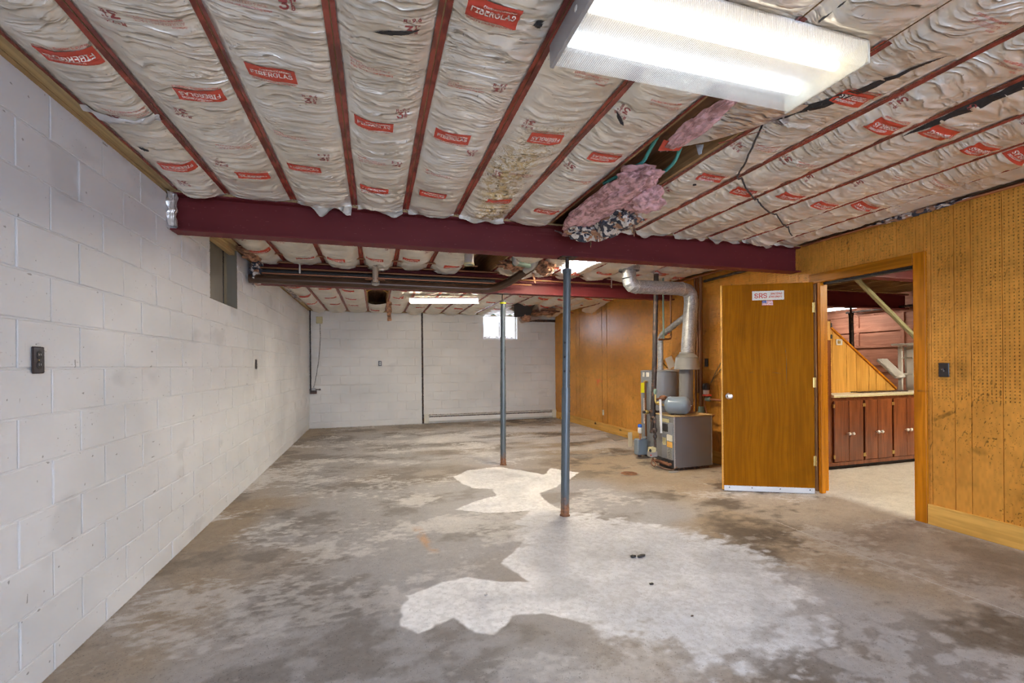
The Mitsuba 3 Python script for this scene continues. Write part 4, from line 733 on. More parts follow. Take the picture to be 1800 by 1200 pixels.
part(wh, 'control_box', box(4.90, 5.06, 5.55, 5.66, 0.06, 0.285, 0.012), 'tank_blue', 40, label='blue grey gas control box'); part(wh, 'control_mount', box(5.02, 5.16, 5.62, 5.70, 0.10, 0.24), 'heater_grey'); part(wh, 'control_knob', lathe([(0.03, 0.0), (0.028, 0.03), (0.0001, 0.032)], (4.96, 5.60, 0.06), (0, 0, -1), 14), 'iron'); part(wh, 'thermostat_knob', lathe([(0.02, 0.0), (0.018, 0.03), (0.0001, 0.032)], (5.03, 5.58, 0.30), (-0.3, -0.9, 0.3), 12), 'lead')
vb = thing('valve_bottle', 'white bottle shaped valve with a blue cap beside the water heater', 'valve'); part(vb, 'stem', tube([(4.915, 5.52, 0.285), (4.915, 5.52, 0.38)], 0.011, 10), 'copper', 40); part(vb, 'body', lathe([(0.0001, 0.375), (0.024, 0.377), (0.028, 0.39), (0.028, 0.45), (0.022, 0.462)], (4.915, 5.52, 0), (0, 0, 1), 18), 'white_plastic', 40); part(vb, 'cap', lathe([(0.026, 0.46), (0.030, 0.465), (0.028, 0.492), (0.014, 0.503), (0.0001, 0.504)], (4.915, 5.52, 0), (0, 0, 1), 18), 'blue_cap', 40, label='blue cap')
one('board_offcut', box(5.30, 5.37, 6.45, 6.47, 0.0, 0.235, 0.002), 'off_white', 'cream board offcut standing on the floor left of the water heater', 'board')
wf = thing('vent_pipe', 'thin galvanized vent slanting from the water heater up into the boiler flue', 'vent pipe')
P = bend([(5.385, 5.70, 1.255), (5.385, 5.70, 1.75), (5.385, 5.12, 1.985)], 0.10, 4)
part(wf, 'riser', tube(P[:2], 0.042, 24), 'galvanized', 40); part(wf, 'elbow', tube(P[1:-1], 0.0435, 24), 'galvanized', 10); part(wf, 'slant', tube(P[-2:], 0.042, 24), 'galvanized', 40)
cb = thing('carton', 'open white carton lying on top of the water heater', 'carton')
part(cb, 'side', rot(box(5.46, 5.58, 5.60, 5.606, 1.262, 1.43), -24, (5.46, 5.6, 1.262), (0, 1, 0)), 'white_plastic'); part(cb, 'side', rot(box(5.46, 5.58, 5.70, 5.706, 1.262, 1.40), -18, (5.46, 5.6, 1.262), (0, 1, 0)), 'pine'); part(cb, 'bottom', box(5.43, 5.56, 5.60, 5.706, 1.262, 1.268), 'white_plastic')

# ------------------------------------------------------------------ pipes near the boiler
gp = thing('gas_pipe', 'black iron pipe dropping from the ceiling in front of the water heater', 'pipe')
part(gp, 'riser', tube([(5.018, 5.25, 2.62), (4.971, 5.25, 1.19), (4.938, 5.25, 0.563)], 0.032, 20), 'iron', 40); part(gp, 'drip_leg', tube([(4.931, 5.25, 0.57), (4.925, 5.25, 0.426)], 0.021, 14), 'iron', 40); part(gp, 'tee', tube([(4.945, 5.25, 0.731), (4.940, 5.25, 0.647)], 0.041, 16), 'iron', 40); part(gp, 'drip_cap', tube([(4.925, 5.25, 0.458), (4.924, 5.25, 0.416)], 0.027, 8), 'iron')
part(gp, 'branch', tube([(4.803, 5.27, 0.699), (5.045, 5.25, 0.694)], 0.019, 12), 'iron', 40); part(gp, 'branch_valve', lathe([(0.02, -0.03), (0.03, -0.012), (0.03, 0.012), (0.02, 0.03)], (4.856, 5.265, 0.699), (1, 0, 0), 10), 'brass'); part(gp, 'valve_handle', box(4.818, 4.829, 5.235, 5.295, 0.691, 0.707, 0.003), 'iron')
part(gp, 'hanger', cat([box(4.91, 5.13, 5.235, 5.265, 2.572, 2.586), tube([(5.018, 5.25, 2.555), (5.018, 5.25, 2.59)], 0.040, 14)]), 'aluminium')
def pipe(label, pts, r, m, rad=0.04, grp=None, cat_='pipe', base='pipe'): return one(base, tube(bend(pts, rad), r, 14), m, label, cat_, 40, grp)
cp = thing('copper_pipe', 'copper pipe with a brass valve beside the black pipe, feeding the expansion tank', 'pipe')
part(cp, 'riser', tube(bend([(5.034, 5.29, 2.60), (5.006, 5.29, 1.02), (4.845, 5.05, 0.985)], 0.03), 0.013, 12), 'copper', 40); part(cp, 'valve', cat([lathe([(0.014, -0.035), (0.022, -0.02), (0.022, 0.02), (0.014, 0.035)], (4.845, 5.05, 0.985), (0, 0, 1), 12), tube([(4.845, 5.05, 0.99), (4.80, 4.99, 0.995)], 0.007, 8)]), 'verdigris', 40); part(cp, 'lower_run', tube(bend([(4.845, 5.05, 0.95), (4.845, 5.05, 0.86), (4.87, 5.04, 0.82)], 0.03), 0.013, 12), 'brass', 40)
part(cp, 'regulator', cat([lathe([(0.02, -0.05), (0.034, -0.03), (0.036, 0.0), (0.026, 0.03), (0.012, 0.05)], (4.97, 5.06, 0.90), (1, 0, 0.2), 14), tube([(4.86, 5.05, 0.885), (5.02, 5.06, 0.905)], 0.014, 10)]), 'rust', 40)
part(cp, 'fill_line', tube([(4.865, 4.97, 0.89), (4.868, 4.96, 0.46)], 0.015, 12), 'white_metal', 40, label='white painted drop pipe'); part(cp, 'fitting', lathe([(0.02, -0.03), (0.03, 0.0), (0.02, 0.03)], (4.885, 5.02, 0.835), (0.74, -0.67, 0), 12), 'brass', 40)
pipe('greenish copper pipe joined to a second one above the slanting vent', [(5.335, 5.55, 2.60), (5.335, 5.55, 1.70)], 0.013, 'verdigris')
k = thing('copper_pipe', 'copper pipe with a red handled valve turning left above the slanting vent', 'pipe'); part(k, 'run', tube(bend([(5.46, 5.55, 2.60), (5.46, 5.55, 1.70), (5.25, 5.55, 1.69)], 0.04), 0.014, 12), 'copper_old', 40); part(k, 'valve', tube([(5.46, 5.55, 1.79), (5.40, 5.53, 1.79)], 0.012, 10), 'brass', 40); part(k, 'handle', lathe([(0.006, 0.0), (0.024, 0.002), (0.024, 0.010), (0.0001, 0.011)], (5.40, 5.53, 1.79), (-1, -0.3, 0), 12), 'red_paint')
k = thing('copper_pipe', 'thick dark copper pipe on the panelled wall between the flue and the open door', 'pipe'); part(k, 'riser', tube([(5.70, 5.215, 2.545), (5.70, 5.225, 0.72)], 0.024, 18), 'copper_old', 40); part(k, 'end_fitting', lathe([(0.024, 0.05), (0.036, 0.045), (0.040, 0.0), (0.048, -0.02), (0.048, -0.035)], (5.70, 5.225, 0.70), (0, 0, 1), 14), 'verdigris', 40)
for yy, dz, la in ((5.345, 0.55, 'thin pipe on the panelled wall just behind the flue, left of its pair'), (5.295, 0.93, 'thin pipe on the panelled wall just behind the flue, right of its pair')): pipe(la, [(5.71, yy, 2.56), (5.71, yy, dz)], 0.014, 'copper_old')
pipe('orange copper pipe running along the top of the panelled wall above the flue', [(5.69, 6.9, 2.555), (5.69, 4.2, 2.555)], 0.014, 'copper'); pipe('dark iron pipe running along the panelled wall just under the orange copper pipe', [(5.725, 5.17, 2.475), (5.725, 3.9, 2.475)], 0.018, 'iron')
pipe('copper pipe along the top of the panelled wall over the doorway', [(5.715, 3.66, 2.578), (5.715, 2.5, 2.583), (5.715, 0.6, 2.58)], 0.014, 'copper')
k = thing('meter_board', 'narrow yellowish gauge board on the panelled wall beside the dark copper pipe', 'gauge board'); part(k, 'board', box(5.735, 5.745, 5.225, 5.285, 0.83, 1.05, 0.003), 'brass')
for z in (0.86, 0.99): part(k, 'screw', lathe([(0.008, 0), (0.0001, 0.004)], (5.735, 5.255, z), (-1, 0, 0), 8), 'black')
zv = thing('zone_valve', 'black and white valve motor with an orange collar on the copper pipe behind the door', 'valve')
part(zv, 'motor', lathe([(0.0001, 0.985), (0.045, 0.985), (0.050, 1.0), (0.050, 1.045), (0.035, 1.075), (0.0001, 1.08)], (5.66, 5.075, 0), (0, 0, 1), 18), 'black_plastic', 40); part(zv, 'label', lathe([(0.0385, 0.93), (0.0385, 0.985)], (5.66, 5.075, 0), (0, 0, 1), 18), 'white_plastic', 40); part(zv, 'collar', lathe([(0.0001, 0.905), (0.06, 0.905), (0.06, 0.925), (0.03, 0.93)], (5.66, 5.06, 0), (0, 0, 1), 18), 'red_ink', 40, label='orange collar'); part(zv, 'body', lathe([(0.02, -0.05), (0.034, -0.03), (0.034, 0.03), (0.02, 0.05)], (5.67, 5.05, 0.865), (0, 1, 0), 12), 'verdigris', 40); part(zv, 'pipe', tube([(5.67, 5.09, 0.862), (5.67, 4.45, 0.862)], 0.016, 12), 'copper', 40)
part(zv, 'lower_loop', tube(bend([(5.67, 5.10, 0.862), (5.67, 5.13, 0.80), (5.66, 5.06, 0.66), (5.64, 4.96, 0.62), (5.62, 4.88, 0.67)], 0.05), 0.010, 10), 'copper', 40)
for j, (pts) in enumerate(([(5.752, 4.70, 2.35), (5.750, 4.72, 1.9), (5.75, 4.74, 1.50), (5.75, 4.95, 1.30), (5.74, 5.06, 1.10)], [(5.752, 4.69, 2.30), (5.752, 4.73, 1.62), (5.752, 4.80, 1.36), (5.75, 5.00, 1.18), (5.74, 5.08, 1.08)])):
    one('wire', tube(bend(pts, 0.15), 0.004, 6), 'cord', ('thin dark wire sagging down the panelled wall beside the open door, upper of two', 'thin dark wire sagging down the panelled wall beside the open door, lower of two')[j], 'wire', 40)
one('switch_box', box(5.735, 5.757, 5.14, 5.19, 1.30, 1.41, 0.003), 'black_plastic', 'small black box on the panelled wall behind the draft hood', 'switch box')
fd = thing('floor_drain', 'round rusty floor drain in the concrete near the boiler', 'drain')
part(fd, 'rim', lathe([(0.100, 0.0002), (0.098, 0.004), (0.084, 0.004), (0.082, 0.002)], (4.352, 4.885, 0), (0, 0, 1), 36), 'rust', 40); part(fd, 'sump', lathe([(0.083, 0.0012), (0.0001, 0.0012)], (4.352, 4.885, 0), (0, 0, 1), 24), 'black')
for dx in np.arange(-0.07, 0.071, 0.02):
    w = math.sqrt(0.083 ** 2 - dx * dx); part(fd, 'grate_bar', box(4.352 + dx - 0.006, 4.352 + dx + 0.006, 4.885 - w, 4.885 + w, 0.001, 0.004), 'rust')
one('cover_plate', extrude_z([(5.38, 7.02), (5.74, 7.16), (5.74, 7.66), (5.52, 7.62)], 0.001, 0.008), 'lead', 'flat grey cover plate lying on the floor against the skirting board', 'plate')

# ================================================================== PIPES ON THE FAR BEAM
dp = thing('drain_pipe', 'big brown drain pipe along the far beam, rising diagonally to the ceiling', 'pipe')
P = bend([(0.03, 5.70, 2.345), (2.86, 5.70, 2.335), (3.05, 5.48, 2.42), (3.20, 5.16, 2.53)], 0.14, 6)
part(dp, 'run', tube(P, 0.050, 24), 'drain', 40); part(dp, 'hub', tube([(2.70, 5.70, 2.336), (2.72, 5.70, 2.336)], 0.056, 24), 'drain', 40); part(dp, 'fitting', tube(bend([(3.14, 5.22, 2.505), (3.20, 5.10, 2.54), (3.21, 5.05, 2.598)], 0.05), 0.050, 18), 'lead', 40); part(dp, 'branch', tube([(3.20, 5.12, 2.54), (2.93, 5.0, 2.535)], 0.036, 16), 'verdigris', 40); part(dp, 'branch_elbow', tube(bend([(2.96, 5.0, 2.535), (2.94, 4.98, 2.54), (2.935, 4.97, 2.598)], 0.05), 0.038, 16), 'lead', 40)
for z, x1, m, r, la in ((2.55, 5.60, 'copper_old', 0.013, 'upper'), (2.482, 5.60, 'copper_old', 0.013, 'middle'), (2.418, 3.4, 'copper', 0.011, 'lowest')):
    pipe(f'long copper pipe along the far beam, {la} of the three', [(0.06, 5.735, z), (x1, 5.735, z + (0.03 if z > 2.5 else 0.004))], r, m)
pipe('thin copper pipe crossing under the joists just before the far beam', [(0.25, 5.45, 2.585), (2.6, 5.45, 2.572)], 0.010, 'copper_old')
pipe('black tube added for the shadowed dirty band behind the copper pipes on the far beam', [(0.06, 5.80, 2.445), (2.9, 5.80, 2.445)], 0.046, 'black')  # added tube; its black makes the shadowed, dirty band on the beam web
sv = thing('vent_stack', 'grey brown vertical vent pipe joining the big brown drain pipe', 'pipe'); part(sv, 'stack', tube([(1.39, 5.60, 2.62), (1.388, 5.60, 2.345)], 0.034, 20), 'tan_pipe', 40); part(sv, 'hub', tube([(1.388, 5.64, 2.36), (1.388, 5.66, 2.34)], 0.05, 16), 'lead', 40); part(sv, 'flange', box(1.27, 1.50, 5.57, 5.66, 2.375, 2.383), 'rust'); part(sv, 'top_fitting', tube([(1.39, 5.60, 2.53), (1.39, 5.60, 2.60)], 0.043, 16), 'iron', 40)
sb = thing('vent_stub', 'short grey duct stub hanging open from the ceiling behind the near beam', 'duct'); part(sb, 'tube', tube([(2.320, 4.60, 2.62), (2.318, 4.60, 2.40)], 0.050, 24, False), 'grey_metal', 40); part(sb, 'rim', lathe([(0.050, 0.0), (0.056, 0.0), (0.056, 0.02), (0.050, 0.02)], (2.318, 4.60, 2.385), (0, 0, 1), 24), 'cream', 40)
for x in (0.55, 3.9, 4.6): one('pipe_hanger', cat([box(x - 0.008, x + 0.008, 5.712, 5.716, 2.43, ZJ), box(x - 0.008, x + 0.008, 5.716, 5.756, 2.458, 2.462)]), 'aluminium', {0.55: 'metal strap hanging the copper pipes near the left wall', 3.9: 'metal strap hanging the copper pipes right of the nearer post', 4.6: 'metal strap hanging the copper pipes left of the flue collar'}[x], 'pipe hanger')

# ================================================================== ELECTRICAL
def outlet(lab, at, face, m='black_plastic', white=False, toggle=False):    # face: unit direction the plate looks; built in (u, z) with u across
    k = thing('light_switch' if toggle else 'outlet', lab, 'switch' if toggle else 'outlet'); f = np.array(face, float); u = np.array([-f[1], f[0], 0]); c = np.array(at)
    def bx(u0, u1, d0, d1, z0, z1, b=0.0):
        q = box(u0, u1, d0, d1, z0, z1, b); v = np.array(q.vertices); q.vertices = c + v[:, :1] * u + v[:, 1:2] * f + v[:, 2:] * np.array([0, 0, 1.0]); return q
    part(k, 'plate', bx(-0.035, 0.035, 0.001, 0.010, -0.057, 0.057, 0.004), m, 40)
    if toggle:
        part(k, 'toggle', bx(-0.006, 0.006, 0.008, 0.024, -0.004, 0.014, 0.002), 'black_plastic'); 
        for z, x in ((0.006, -0.010), (-0.006, 0.002)): part(k, 'screw', lathe([(0.005, 0), (0.004, 0.003), (0.0001, 0.003)], c + u * x + f * 0.0105 + np.array([0, 0, z]), f, 10), 'chrome', 40)
    else:
        for z in (0.021, -0.021):
            s = part(k, 'socket', lathe([(0.0165, 0.0), (0.0160, 0.003), (0.0001, 0.0032)], c + f * 0.0095 + np.array([0, 0, z]), f, 20), 'white_plastic' if white else 'black', 40)
            for x in (-0.006, 0.006): part(s, 'slot', bx(x - 0.0012, x + 0.0012, 0.0125, 0.0135, z - 0.002, z + 0.007), 'grey_metal')
        part(k, 'screw', lathe([(0.003, 0), (0.0001, 0.002)], c + f * 0.010, f, 8), 'brass')
    return k
outlet('black duplex outlet on the left block wall, nearest to the camera', (0.0, 2.418, 1.384), (1, 0, 0)); outlet('black outlet on the left block wall, well beyond the boarded window', (0.0, 6.092, 1.383), (1, 0, 0))
outlet('black plated outlet with white sockets on the back wall', (1.482, YB, 1.41), (0, -1, 0), white=True); outlet('light coloured outlet low on the panelled wall above the skirting board', (XR, 8.137, 0.374), (-1, 0, 0), 'off_white', True)
outlet('black toggle switch on the perforated panelling right of the doorway', (XR, 2.462, 1.274), (-1, 0, 0), toggle=True)
pipe('black conduit standing in the far left corner', [(0.035, YB - 0.03, 2.575), (0.035, YB - 0.03, 0.82)], 0.013, 'black', base='conduit', cat_='conduit')
jb = thing('junction_box', 'dark junction box with valve stubs at the foot of the corner conduit', 'junction box'); part(jb, 'body', box(0.02, 0.155, YB - 0.06, YB - 0.003, 0.76, 0.83, 0.004), 'iron'); part(jb, 'stub', tube([(-0.0 + 0.003, YB - 0.03, 0.85), (0.24, YB - 0.03, 0.85)], 0.010, 10), 'iron', 40); part(jb, 'handle', box(0.215, 0.225, YB - 0.035, YB - 0.025, 0.825, 0.88), 'iron'); part(jb, 'lid', box(0.05, 0.13, YB - 0.045, YB - 0.005, 0.83, 0.885, 0.004), 'lead')
pb_ = thing('phone_box', 'small cream wiring box high on the back wall near the left corner', 'wiring box'); part(pb_, 'case', box(0.155, 0.285, YB - 0.05, YB - 0.003, 2.29, 2.44, 0.006), 'cream', 40); part(pb_, 'lid', box(0.165, 0.275, YB - 0.055, YB - 0.05, 2.31, 2.42, 0.003), 'cream')
one('wire', tube(bend([(0.235, YB - 0.02, 2.29), (0.24, YB - 0.012, 1.95), (0.19, YB - 0.012, 1.4), (0.13, YB - 0.012, 1.05), (0.09, YB - 0.02, 0.885)], 0.2), 0.004, 6), 'iron', 'thin wire hanging from the cream wiring box to the junction box', 'wire', 40)
pipe('dark vertical pipe on the back wall at the left end of the baseboard heater', [(2.43, YB - 0.022, 2.575), (2.43, YB - 0.022, 0.01)], 0.018, 'iron')
bh = thing('baseboard_heater', 'long off white hydronic heater along the foot of the back wall', 'baseboard heater')
HX0, HX1, HY = 2.47, 5.735, YB - 0.068
part(bh, 'back_plate', box(HX0, HX1, YB - 0.012, YB - 0.003, 0.02, 0.205), 'off_white'); part(bh, 'front_panel', box(HX0, HX1, HY, HY + 0.004, 0.055, 0.150, 0.001), 'white_plastic'); part(bh, 'damper', rot(box(HX0, HX1, HY + 0.02, YB - 0.012, 0.200, 0.204), 0, (0, 0, 0)), 'rust'); part(bh, 'fin_tube', tube([(HX0 - 0.03, YB - 0.04, 0.10), (HX1, YB - 0.04, 0.10)], 0.014, 10), 'copper', 40); part(bh, 'fins', box(HX0 + 0.1, HX1 - 0.1, HY + 0.012, YB - 0.018, 0.06, 0.165), 'iron')
for a, b in ((HX0 - 0.015, HX0 + 0.09), (HX1 - 0.09, HX1 + 0.015)): part(bh, 'end_cap', box(a, b, HY - 0.006, YB - 0.003, 0.008, 0.215, 0.005), 'off_white')

# ================================================================== LOOSE AND FALLEN INSULATION, CORDS
def crumple(P, amp, fr, seed):
    n = np.stack([meshkit.fbm(P * fr + seed + 11 * k, 3, seed + k) - 0.5 for k in range(3)], -1); return grid(P + amp * 2 * n)
def patch(c00, c10, c01, c11, nu, nv, amp, fr, seed, sag=0.0):
    u, v = np.meshgrid(np.linspace(0, 1, nu), np.linspace(0, 1, nv), indexing='ij'); c = [np.array(q, float) for q in (c00, c10, c01, c11)]
    P = ((1 - u) * (1 - v))[..., None] * c[0] + (u * (1 - v))[..., None] * c[1] + ((1 - u) * v)[..., None] * c[2] + (u * v)[..., None] * c[3]
    P[..., 2] -= sag * 4 * u * (1 - u); return crumple(P, amp, fr, seed)
sh = thing('loose_facing', 'silver insulation sheet drooping open beside the large ceiling light', 'insulation')
part(sh, 'sheet', patch((2.93, 1.66, 2.575), (3.40, 1.64, 2.585), (2.955, 2.10, 2.535), (3.27, 1.86, 2.565), 34, 26, 0.022, 5.0, 3, 0.02), 'foil', True)
part(sh, 'wool', blob((2.945, 1.93, 2.545), (0.055, 0.24, 0.035), 0.5, 2.6, 4, 4), 'pink_wool', True, label='pink fibreglass wool showing at the torn edge')
part(sh, 'red_edge', patch((3.18, 2.03, 2.552), (3.21, 2.05, 2.56), (3.37, 1.76, 2.545), (3.40, 1.78, 2.565), 4, 20, 0.006, 9, 5), 'flange', True, label='curled red edge'); part(sh, 'red_flap', patch((2.875, 2.08, 2.55), (2.90, 2.17, 2.535), (2.99, 2.07, 2.53), (2.99, 2.115, 2.52), 12, 8, 0.008, 9, 6), 'red_ink', True, label='bright red torn flap'); part(sh, 'hanging_tab', patch((3.09, 2.10, 2.56), (3.13, 2.08, 2.56), (3.105, 2.09, 2.50), (3.125, 2.09, 2.51), 6, 6, 0.006, 20, 7), 'foil', True)
cl = thing('fallen_insulation', 'wad of pink fibreglass with black and white scraps hanging over the near beam', 'insulation')
part(cl, 'pink_roll', blob((2.985, 3.02, 2.515), (0.125, 0.60, 0.075), 0.42, 2.6, 8, 5), 'pink_wool', True)
part(cl, 'tuft', blob((3.17, 2.72, 2.49), (0.12, 0.13, 0.09), 0.6, 2.2, 9, 4), 'pink_wool', True, label='bright pink tuft'); part(cl, 'tuft', blob((3.02, 2.55, 2.55), (0.14, 0.12, 0.06), 0.6, 2.4, 12, 4), 'pink_wool', True)
part(cl, 'scraps', blob((3.16, 3.10, 2.465), (0.13, 0.30, 0.085), 0.75, 2.4, 10, 5), 'scrap', True, label='black and white paper scraps')
part(cl, 'scraps', blob((3.10, 3.42, 2.455), (0.16, 0.14, 0.06), 0.8, 2.6, 14, 4), 'scrap', True)
part(cl, 'foil_end', patch((2.88, 3.60, 2.50), (3.26, 3.62, 2.50), (2.90, 3.70, 2.535), (3.30, 3.70, 2.50), 30, 10, 0.03, 12, 15, 0.03), 'foil', True)
for j, (x, y, z) in enumerate(((3.20, 3.2, 2.42), (3.12, 3.3, 2.41), (3.26, 3.0, 2.40), (3.05, 3.45, 2.43), (3.15, 3.5, 2.42))): part(cl, 'strand', tube([(x, y, z + 0.05), (x + 0.01, y + 0.01, z), (x + 0.004, y, z - 0.05 - 0.02 * (j % 3))], [0.016, 0.011, 0.003], 8), ('brown_wool', 'scrap')[j % 2], 40)
for j, (pts, la) in enumerate((([(2.96, 2.20, 2.70), (2.965, 2.36, 2.62), (2.985, 2.44, 2.60), (2.95, 2.62, 2.60), (2.93, 2.85, 2.62)], 'teal pipe in the open joist bay, left of two'), ([(3.10, 2.16, 2.70), (3.21, 2.44, 2.62), (3.215, 2.58, 2.61), (3.20, 2.85, 2.62)], 'teal pipe in the open joist bay, right of two'))): one('pipe', tube(bend(pts, 0.06), 0.011, 10), 'teal', la, 'pipe', 40)
def over(pts, d=0.012):
    out = []
    for a, b in zip(pts, pts[1:]):
        for t in np.linspace(0, 1, 40)[:-1]:
            x, y = a[0] + (b[0] - a[0]) * t, a[1] + (b[1] - a[1]) * t; i = int(np.clip(np.searchsorted(JX, x) - 1, 0, 13)); out.append((x, y, min(float(ZF[(i, 0)][1](x, y)) if i != 7 else ZJ, ZJ - 0.006) - d))
    z = np.array([o[2] for o in out]); z = np.array([min(z[max(0, k - 4):k + 5]) for k in range(len(z))]); return np.array([(o[0], o[1], q) for o, q in zip(out, z)])
one('cord', tube(over([(3.20, 1.66), (3.40, 2.02), (3.60, 2.335), (4.08, 2.66), (4.66, 2.97), (5.12, 3.27)]), 0.0055, 8), 'cord', 'black cord strung across the insulation from the large ceiling light', 'cord', 40)
one('wire', tube(over([(2.93, 1.24), (2.93, 0.8), (2.95, 0.3)]), 0.004, 6), 'cord', 'thin dark wire running from the large ceiling light towards the camera', 'wire', 40)
fs = one('foil_scrap', crumple(np.array([[(0.005 + 0.045 * math.sin(a), 3.722 - 0.035 * math.cos(a), z) for a in np.linspace(0, math.pi, 10)] for z in np.linspace(2.335, 2.578, 26)]), 0.014, 22, 41), 'foil', 'crumpled foil insulation scrap stuffed at the left end of the near beam', 'insulation', True)
tsm = part(ZF[(0, 0)][0], 'torn_seam', crumple(np.array([[(x, 2.645 + dy, float(ZF[(0, 0)][1](x, 2.645 + dy)) - 0.006 - 0.012 * math.sin(math.pi * (dy + 0.03) / 0.06)) for dy in np.linspace(-0.03, 0.03, 8)] for x in np.linspace(0.056, 0.372, 40)]), 0.010, 26, 42), 'foil', True, label='crumpled grey torn seam across the batt')
def tear(key, x, y, L, W, deg):
    r, zf = ZF[key]; n = 24; t = np.linspace(-1, 1, n); w = W * (1 - t ** 2) * (0.6 + 0.8 * meshkit.noise(np.stack([t * 9, 0 * t, 0 * t + x], -1), 51)); c, s = math.cos(math.radians(deg)), math.sin(math.radians(deg)); rows = []
    for sg in (-1, 0, 1):
        X = x + c * t * L / 2 - s * sg * w / 2; Y = y + s * t * L / 2 + c * sg * w / 2; rows.append(np.stack([X, Y, zf(X, Y) - 0.0025], -1))
    part(r, 'tear', grid(np.array(rows)), 'black', label='black slit torn in the facing')
tear((3, 0), 1.46, 1.665, 0.17, 0.022, -14); tear((4, 0), 1.955, 1.535, 0.05, 0.035, 60); tear((8, 0), 3.395, 1.62, 0.9, 0.05, 112); tear((10, 0), 4.175, 1.28, 0.95, 0.055, 91)
tear((0, 0), 0.16, 2.98, 0.05, 0.035, 10); tear((6, 0), 2.55, 1.98, 0.10, 0.02, 40); tear((8, 0), 3.45, 2.55, 0.03, 0.02, 0)
# between the beams and beyond
hb = thing('hanging_insulation', 'torn brown insulation and scraps hanging around the drain fitting before the far beam', 'insulation')
part(hb, 'wad', blob((3.02, 5.22, 2.565), (0.20, 0.16, 0.06), 0.7, 2.4, 20, 4), 'brown_wool', True); part(hb, 'wad', blob((3.36, 5.12, 2.53), (0.10, 0.14, 0.08), 0.7, 2.4, 21, 4), 'brown_wool', True); part(hb, 'sheet', patch((3.05, 5.45, 2.56), (3.50, 5.40, 2.57), (3.10, 5.62, 2.48), (3.42, 5.58, 2.50), 20, 12, 0.05, 9, 22), 'foil', True); part(hb, 'strip', patch((3.30, 5.45, 2.55), (3.34, 5.45, 2.55), (3.36, 5.50, 2.40), (3.375, 5.50, 2.40), 8, 12, 0.012, 16, 23), 'brown_wool', True)
hs = thing('hanging_strip', 'brown paper strip hanging down from the open joist bay near the back wall', 'insulation'); part(hs, 'strip', patch((1.60, 9.0, 2.60), (1.70, 9.0, 2.60), (1.605, 9.02, 2.215), (1.685, 9.0, 2.225), 10, 26, 0.022, 12, 24), 'brown_wool', True)
br = thing('joist_bracing', 'crossed wooden bracing strips in the open joist bay beyond the far beam', 'bracing')
for a, b in (((1.25, 8.0, 2.61), (1.60, 8.0, 2.80)), ((1.60, 8.03, 2.61), (1.25, 8.03, 2.80))): part(br, 'strip', tube([a, b], 0.012, 4), 'pine')
mess = thing('sagging_insulation', 'torn insulation batts sagging from the ceiling at the far right corner by the back window', 'insulation')
part(mess, 'sheet', patch((4.10, 9.2, 2.59), (4.80, 9.6, 2.58), (4.25, 8.72, 2.215), (4.85, 9.2, 2.34), 30, 20, 0.06, 5, 25), 'facing', True); part(mess, 'sheet', patch((4.5, 8.5, 2.60), (5.5, 9.3, 2.58), (4.75, 8.9, 2.42), (5.45, 9.9, 2.46), 34, 20, 0.08, 4.5, 26), 'facing', True); part(mess, 'sheet', patch((5.05, 7.5, 2.60), (5.70, 7.6, 2.585), (5.45, 8.4, 2.43), (5.72, 8.6, 2.40), 30, 20, 0.05, 5, 27), 'facing', True)
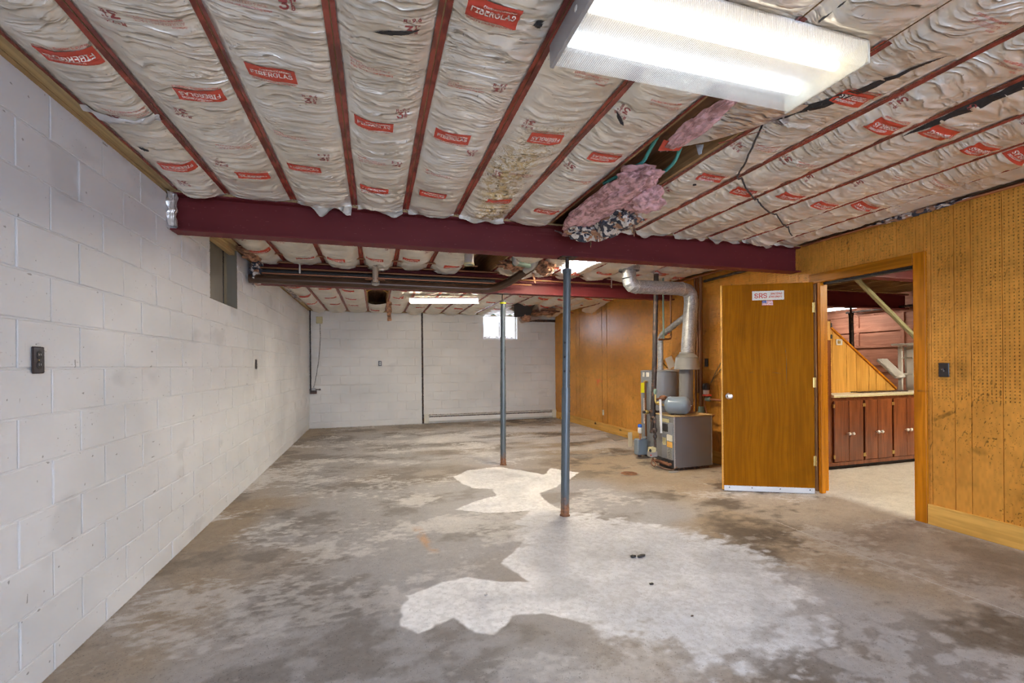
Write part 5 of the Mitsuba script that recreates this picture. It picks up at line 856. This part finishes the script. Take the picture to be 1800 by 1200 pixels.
part(mess, 'wad', blob((4.36, 8.80, 2.31), (0.10, 0.13, 0.07), 0.7, 2.2, 28, 4), 'brown_wool', True); part(mess, 'cavity_shade', patch((4.02, 8.6, 2.585), (4.5, 8.6, 2.585), (4.10, 8.75, 2.33), (4.42, 8.75, 2.34), 8, 8, 0.02, 8, 29), 'black', True); part(mess, 'wad', blob((4.85, 9.0, 2.47), (0.28, 0.25, 0.06), 0.7, 2.4, 29, 4), 'brown_wool', True); part(mess, 'red_edge', patch((4.7, 8.4, 2.575), (4.74, 8.38, 2.575), (5.5, 9.0, 2.45), (5.53, 8.97, 2.46), 4, 26, 0.02, 6, 30), 'flange', True); part(mess, 'red_edge', patch((5.30, 8.15, 2.47), (5.32, 8.17, 2.46), (5.73, 7.72, 2.575), (5.74, 7.75, 2.57), 4, 26, 0.012, 6, 31), 'flange', True)  # the black sheet paints in the shade of the cavity
pipe('black pipe along the top of the back wall in the far right corner', [(4.95, YB - 0.06, 2.45), (5.74, YB - 0.06, 2.45)], 0.03, 'iron')
ct_ = thing('torn_insulation', 'dark torn insulation at the top of the left wall before the far beam', 'insulation'); part(ct_, 'wad', blob((0.11, 5.45, 2.565), (0.09, 0.30, 0.05), 0.8, 2.6, 33, 4), 'brown_wool', True); part(ct_, 'wad', blob((0.09, 5.76, 2.42), (0.06, 0.09, 0.14), 0.8, 2.6, 34, 4), 'scrap', True)
ct2 = thing('torn_insulation', 'brown torn insulation at the top of the left wall beyond the far beam', 'insulation'); part(ct2, 'wad', blob((0.10, 7.0, 2.575), (0.10, 0.22, 0.055), 0.9, 2.6, 35, 4), 'brown_wool', True); part(ct2, 'wad', blob((0.07, 8.3, 2.59), (0.06, 0.9, 0.025), 0.8, 2.6, 36, 4), 'scrap', True)
rw = one('torn_insulation', blob((5.70, 2.62, 2.585), (0.035, 0.28, 0.022), 0.9, 3.0, 37, 4), 'scrap', 'dark torn insulation scraps on the copper pipe at the top of the panelled wall', 'insulation', True)
# litter on the floor
for j, (x, y, s, m, la) in enumerate(((3.129, 2.747, 0.022, 'black', 'small dark crumbs on the white patch of floor in front of the nearer post'), (2.976, 2.386, 0.014, 'black', 'small dark pebble on the white patch of the concrete floor'), (1.985, 2.57, 0.010, 'grey_metal', 'tiny scrap on the left lobe of the white floor patch'), (2.98, 2.02, 0.008, 'iron', 'tiny dark scrap on the floor near the front of the white patch'))):
    q = thing('debris', la, 'debris')
    for n in range(3 if j == 0 else 1): part(q, 'crumb', blob((x + 0.022 * n * (1 if n % 2 else -1), y + 0.008 * n, s * 0.32), (s, s * 0.7, s * 0.33), 0.4, 2, 60 + j * 5 + n, 2), m, 40)
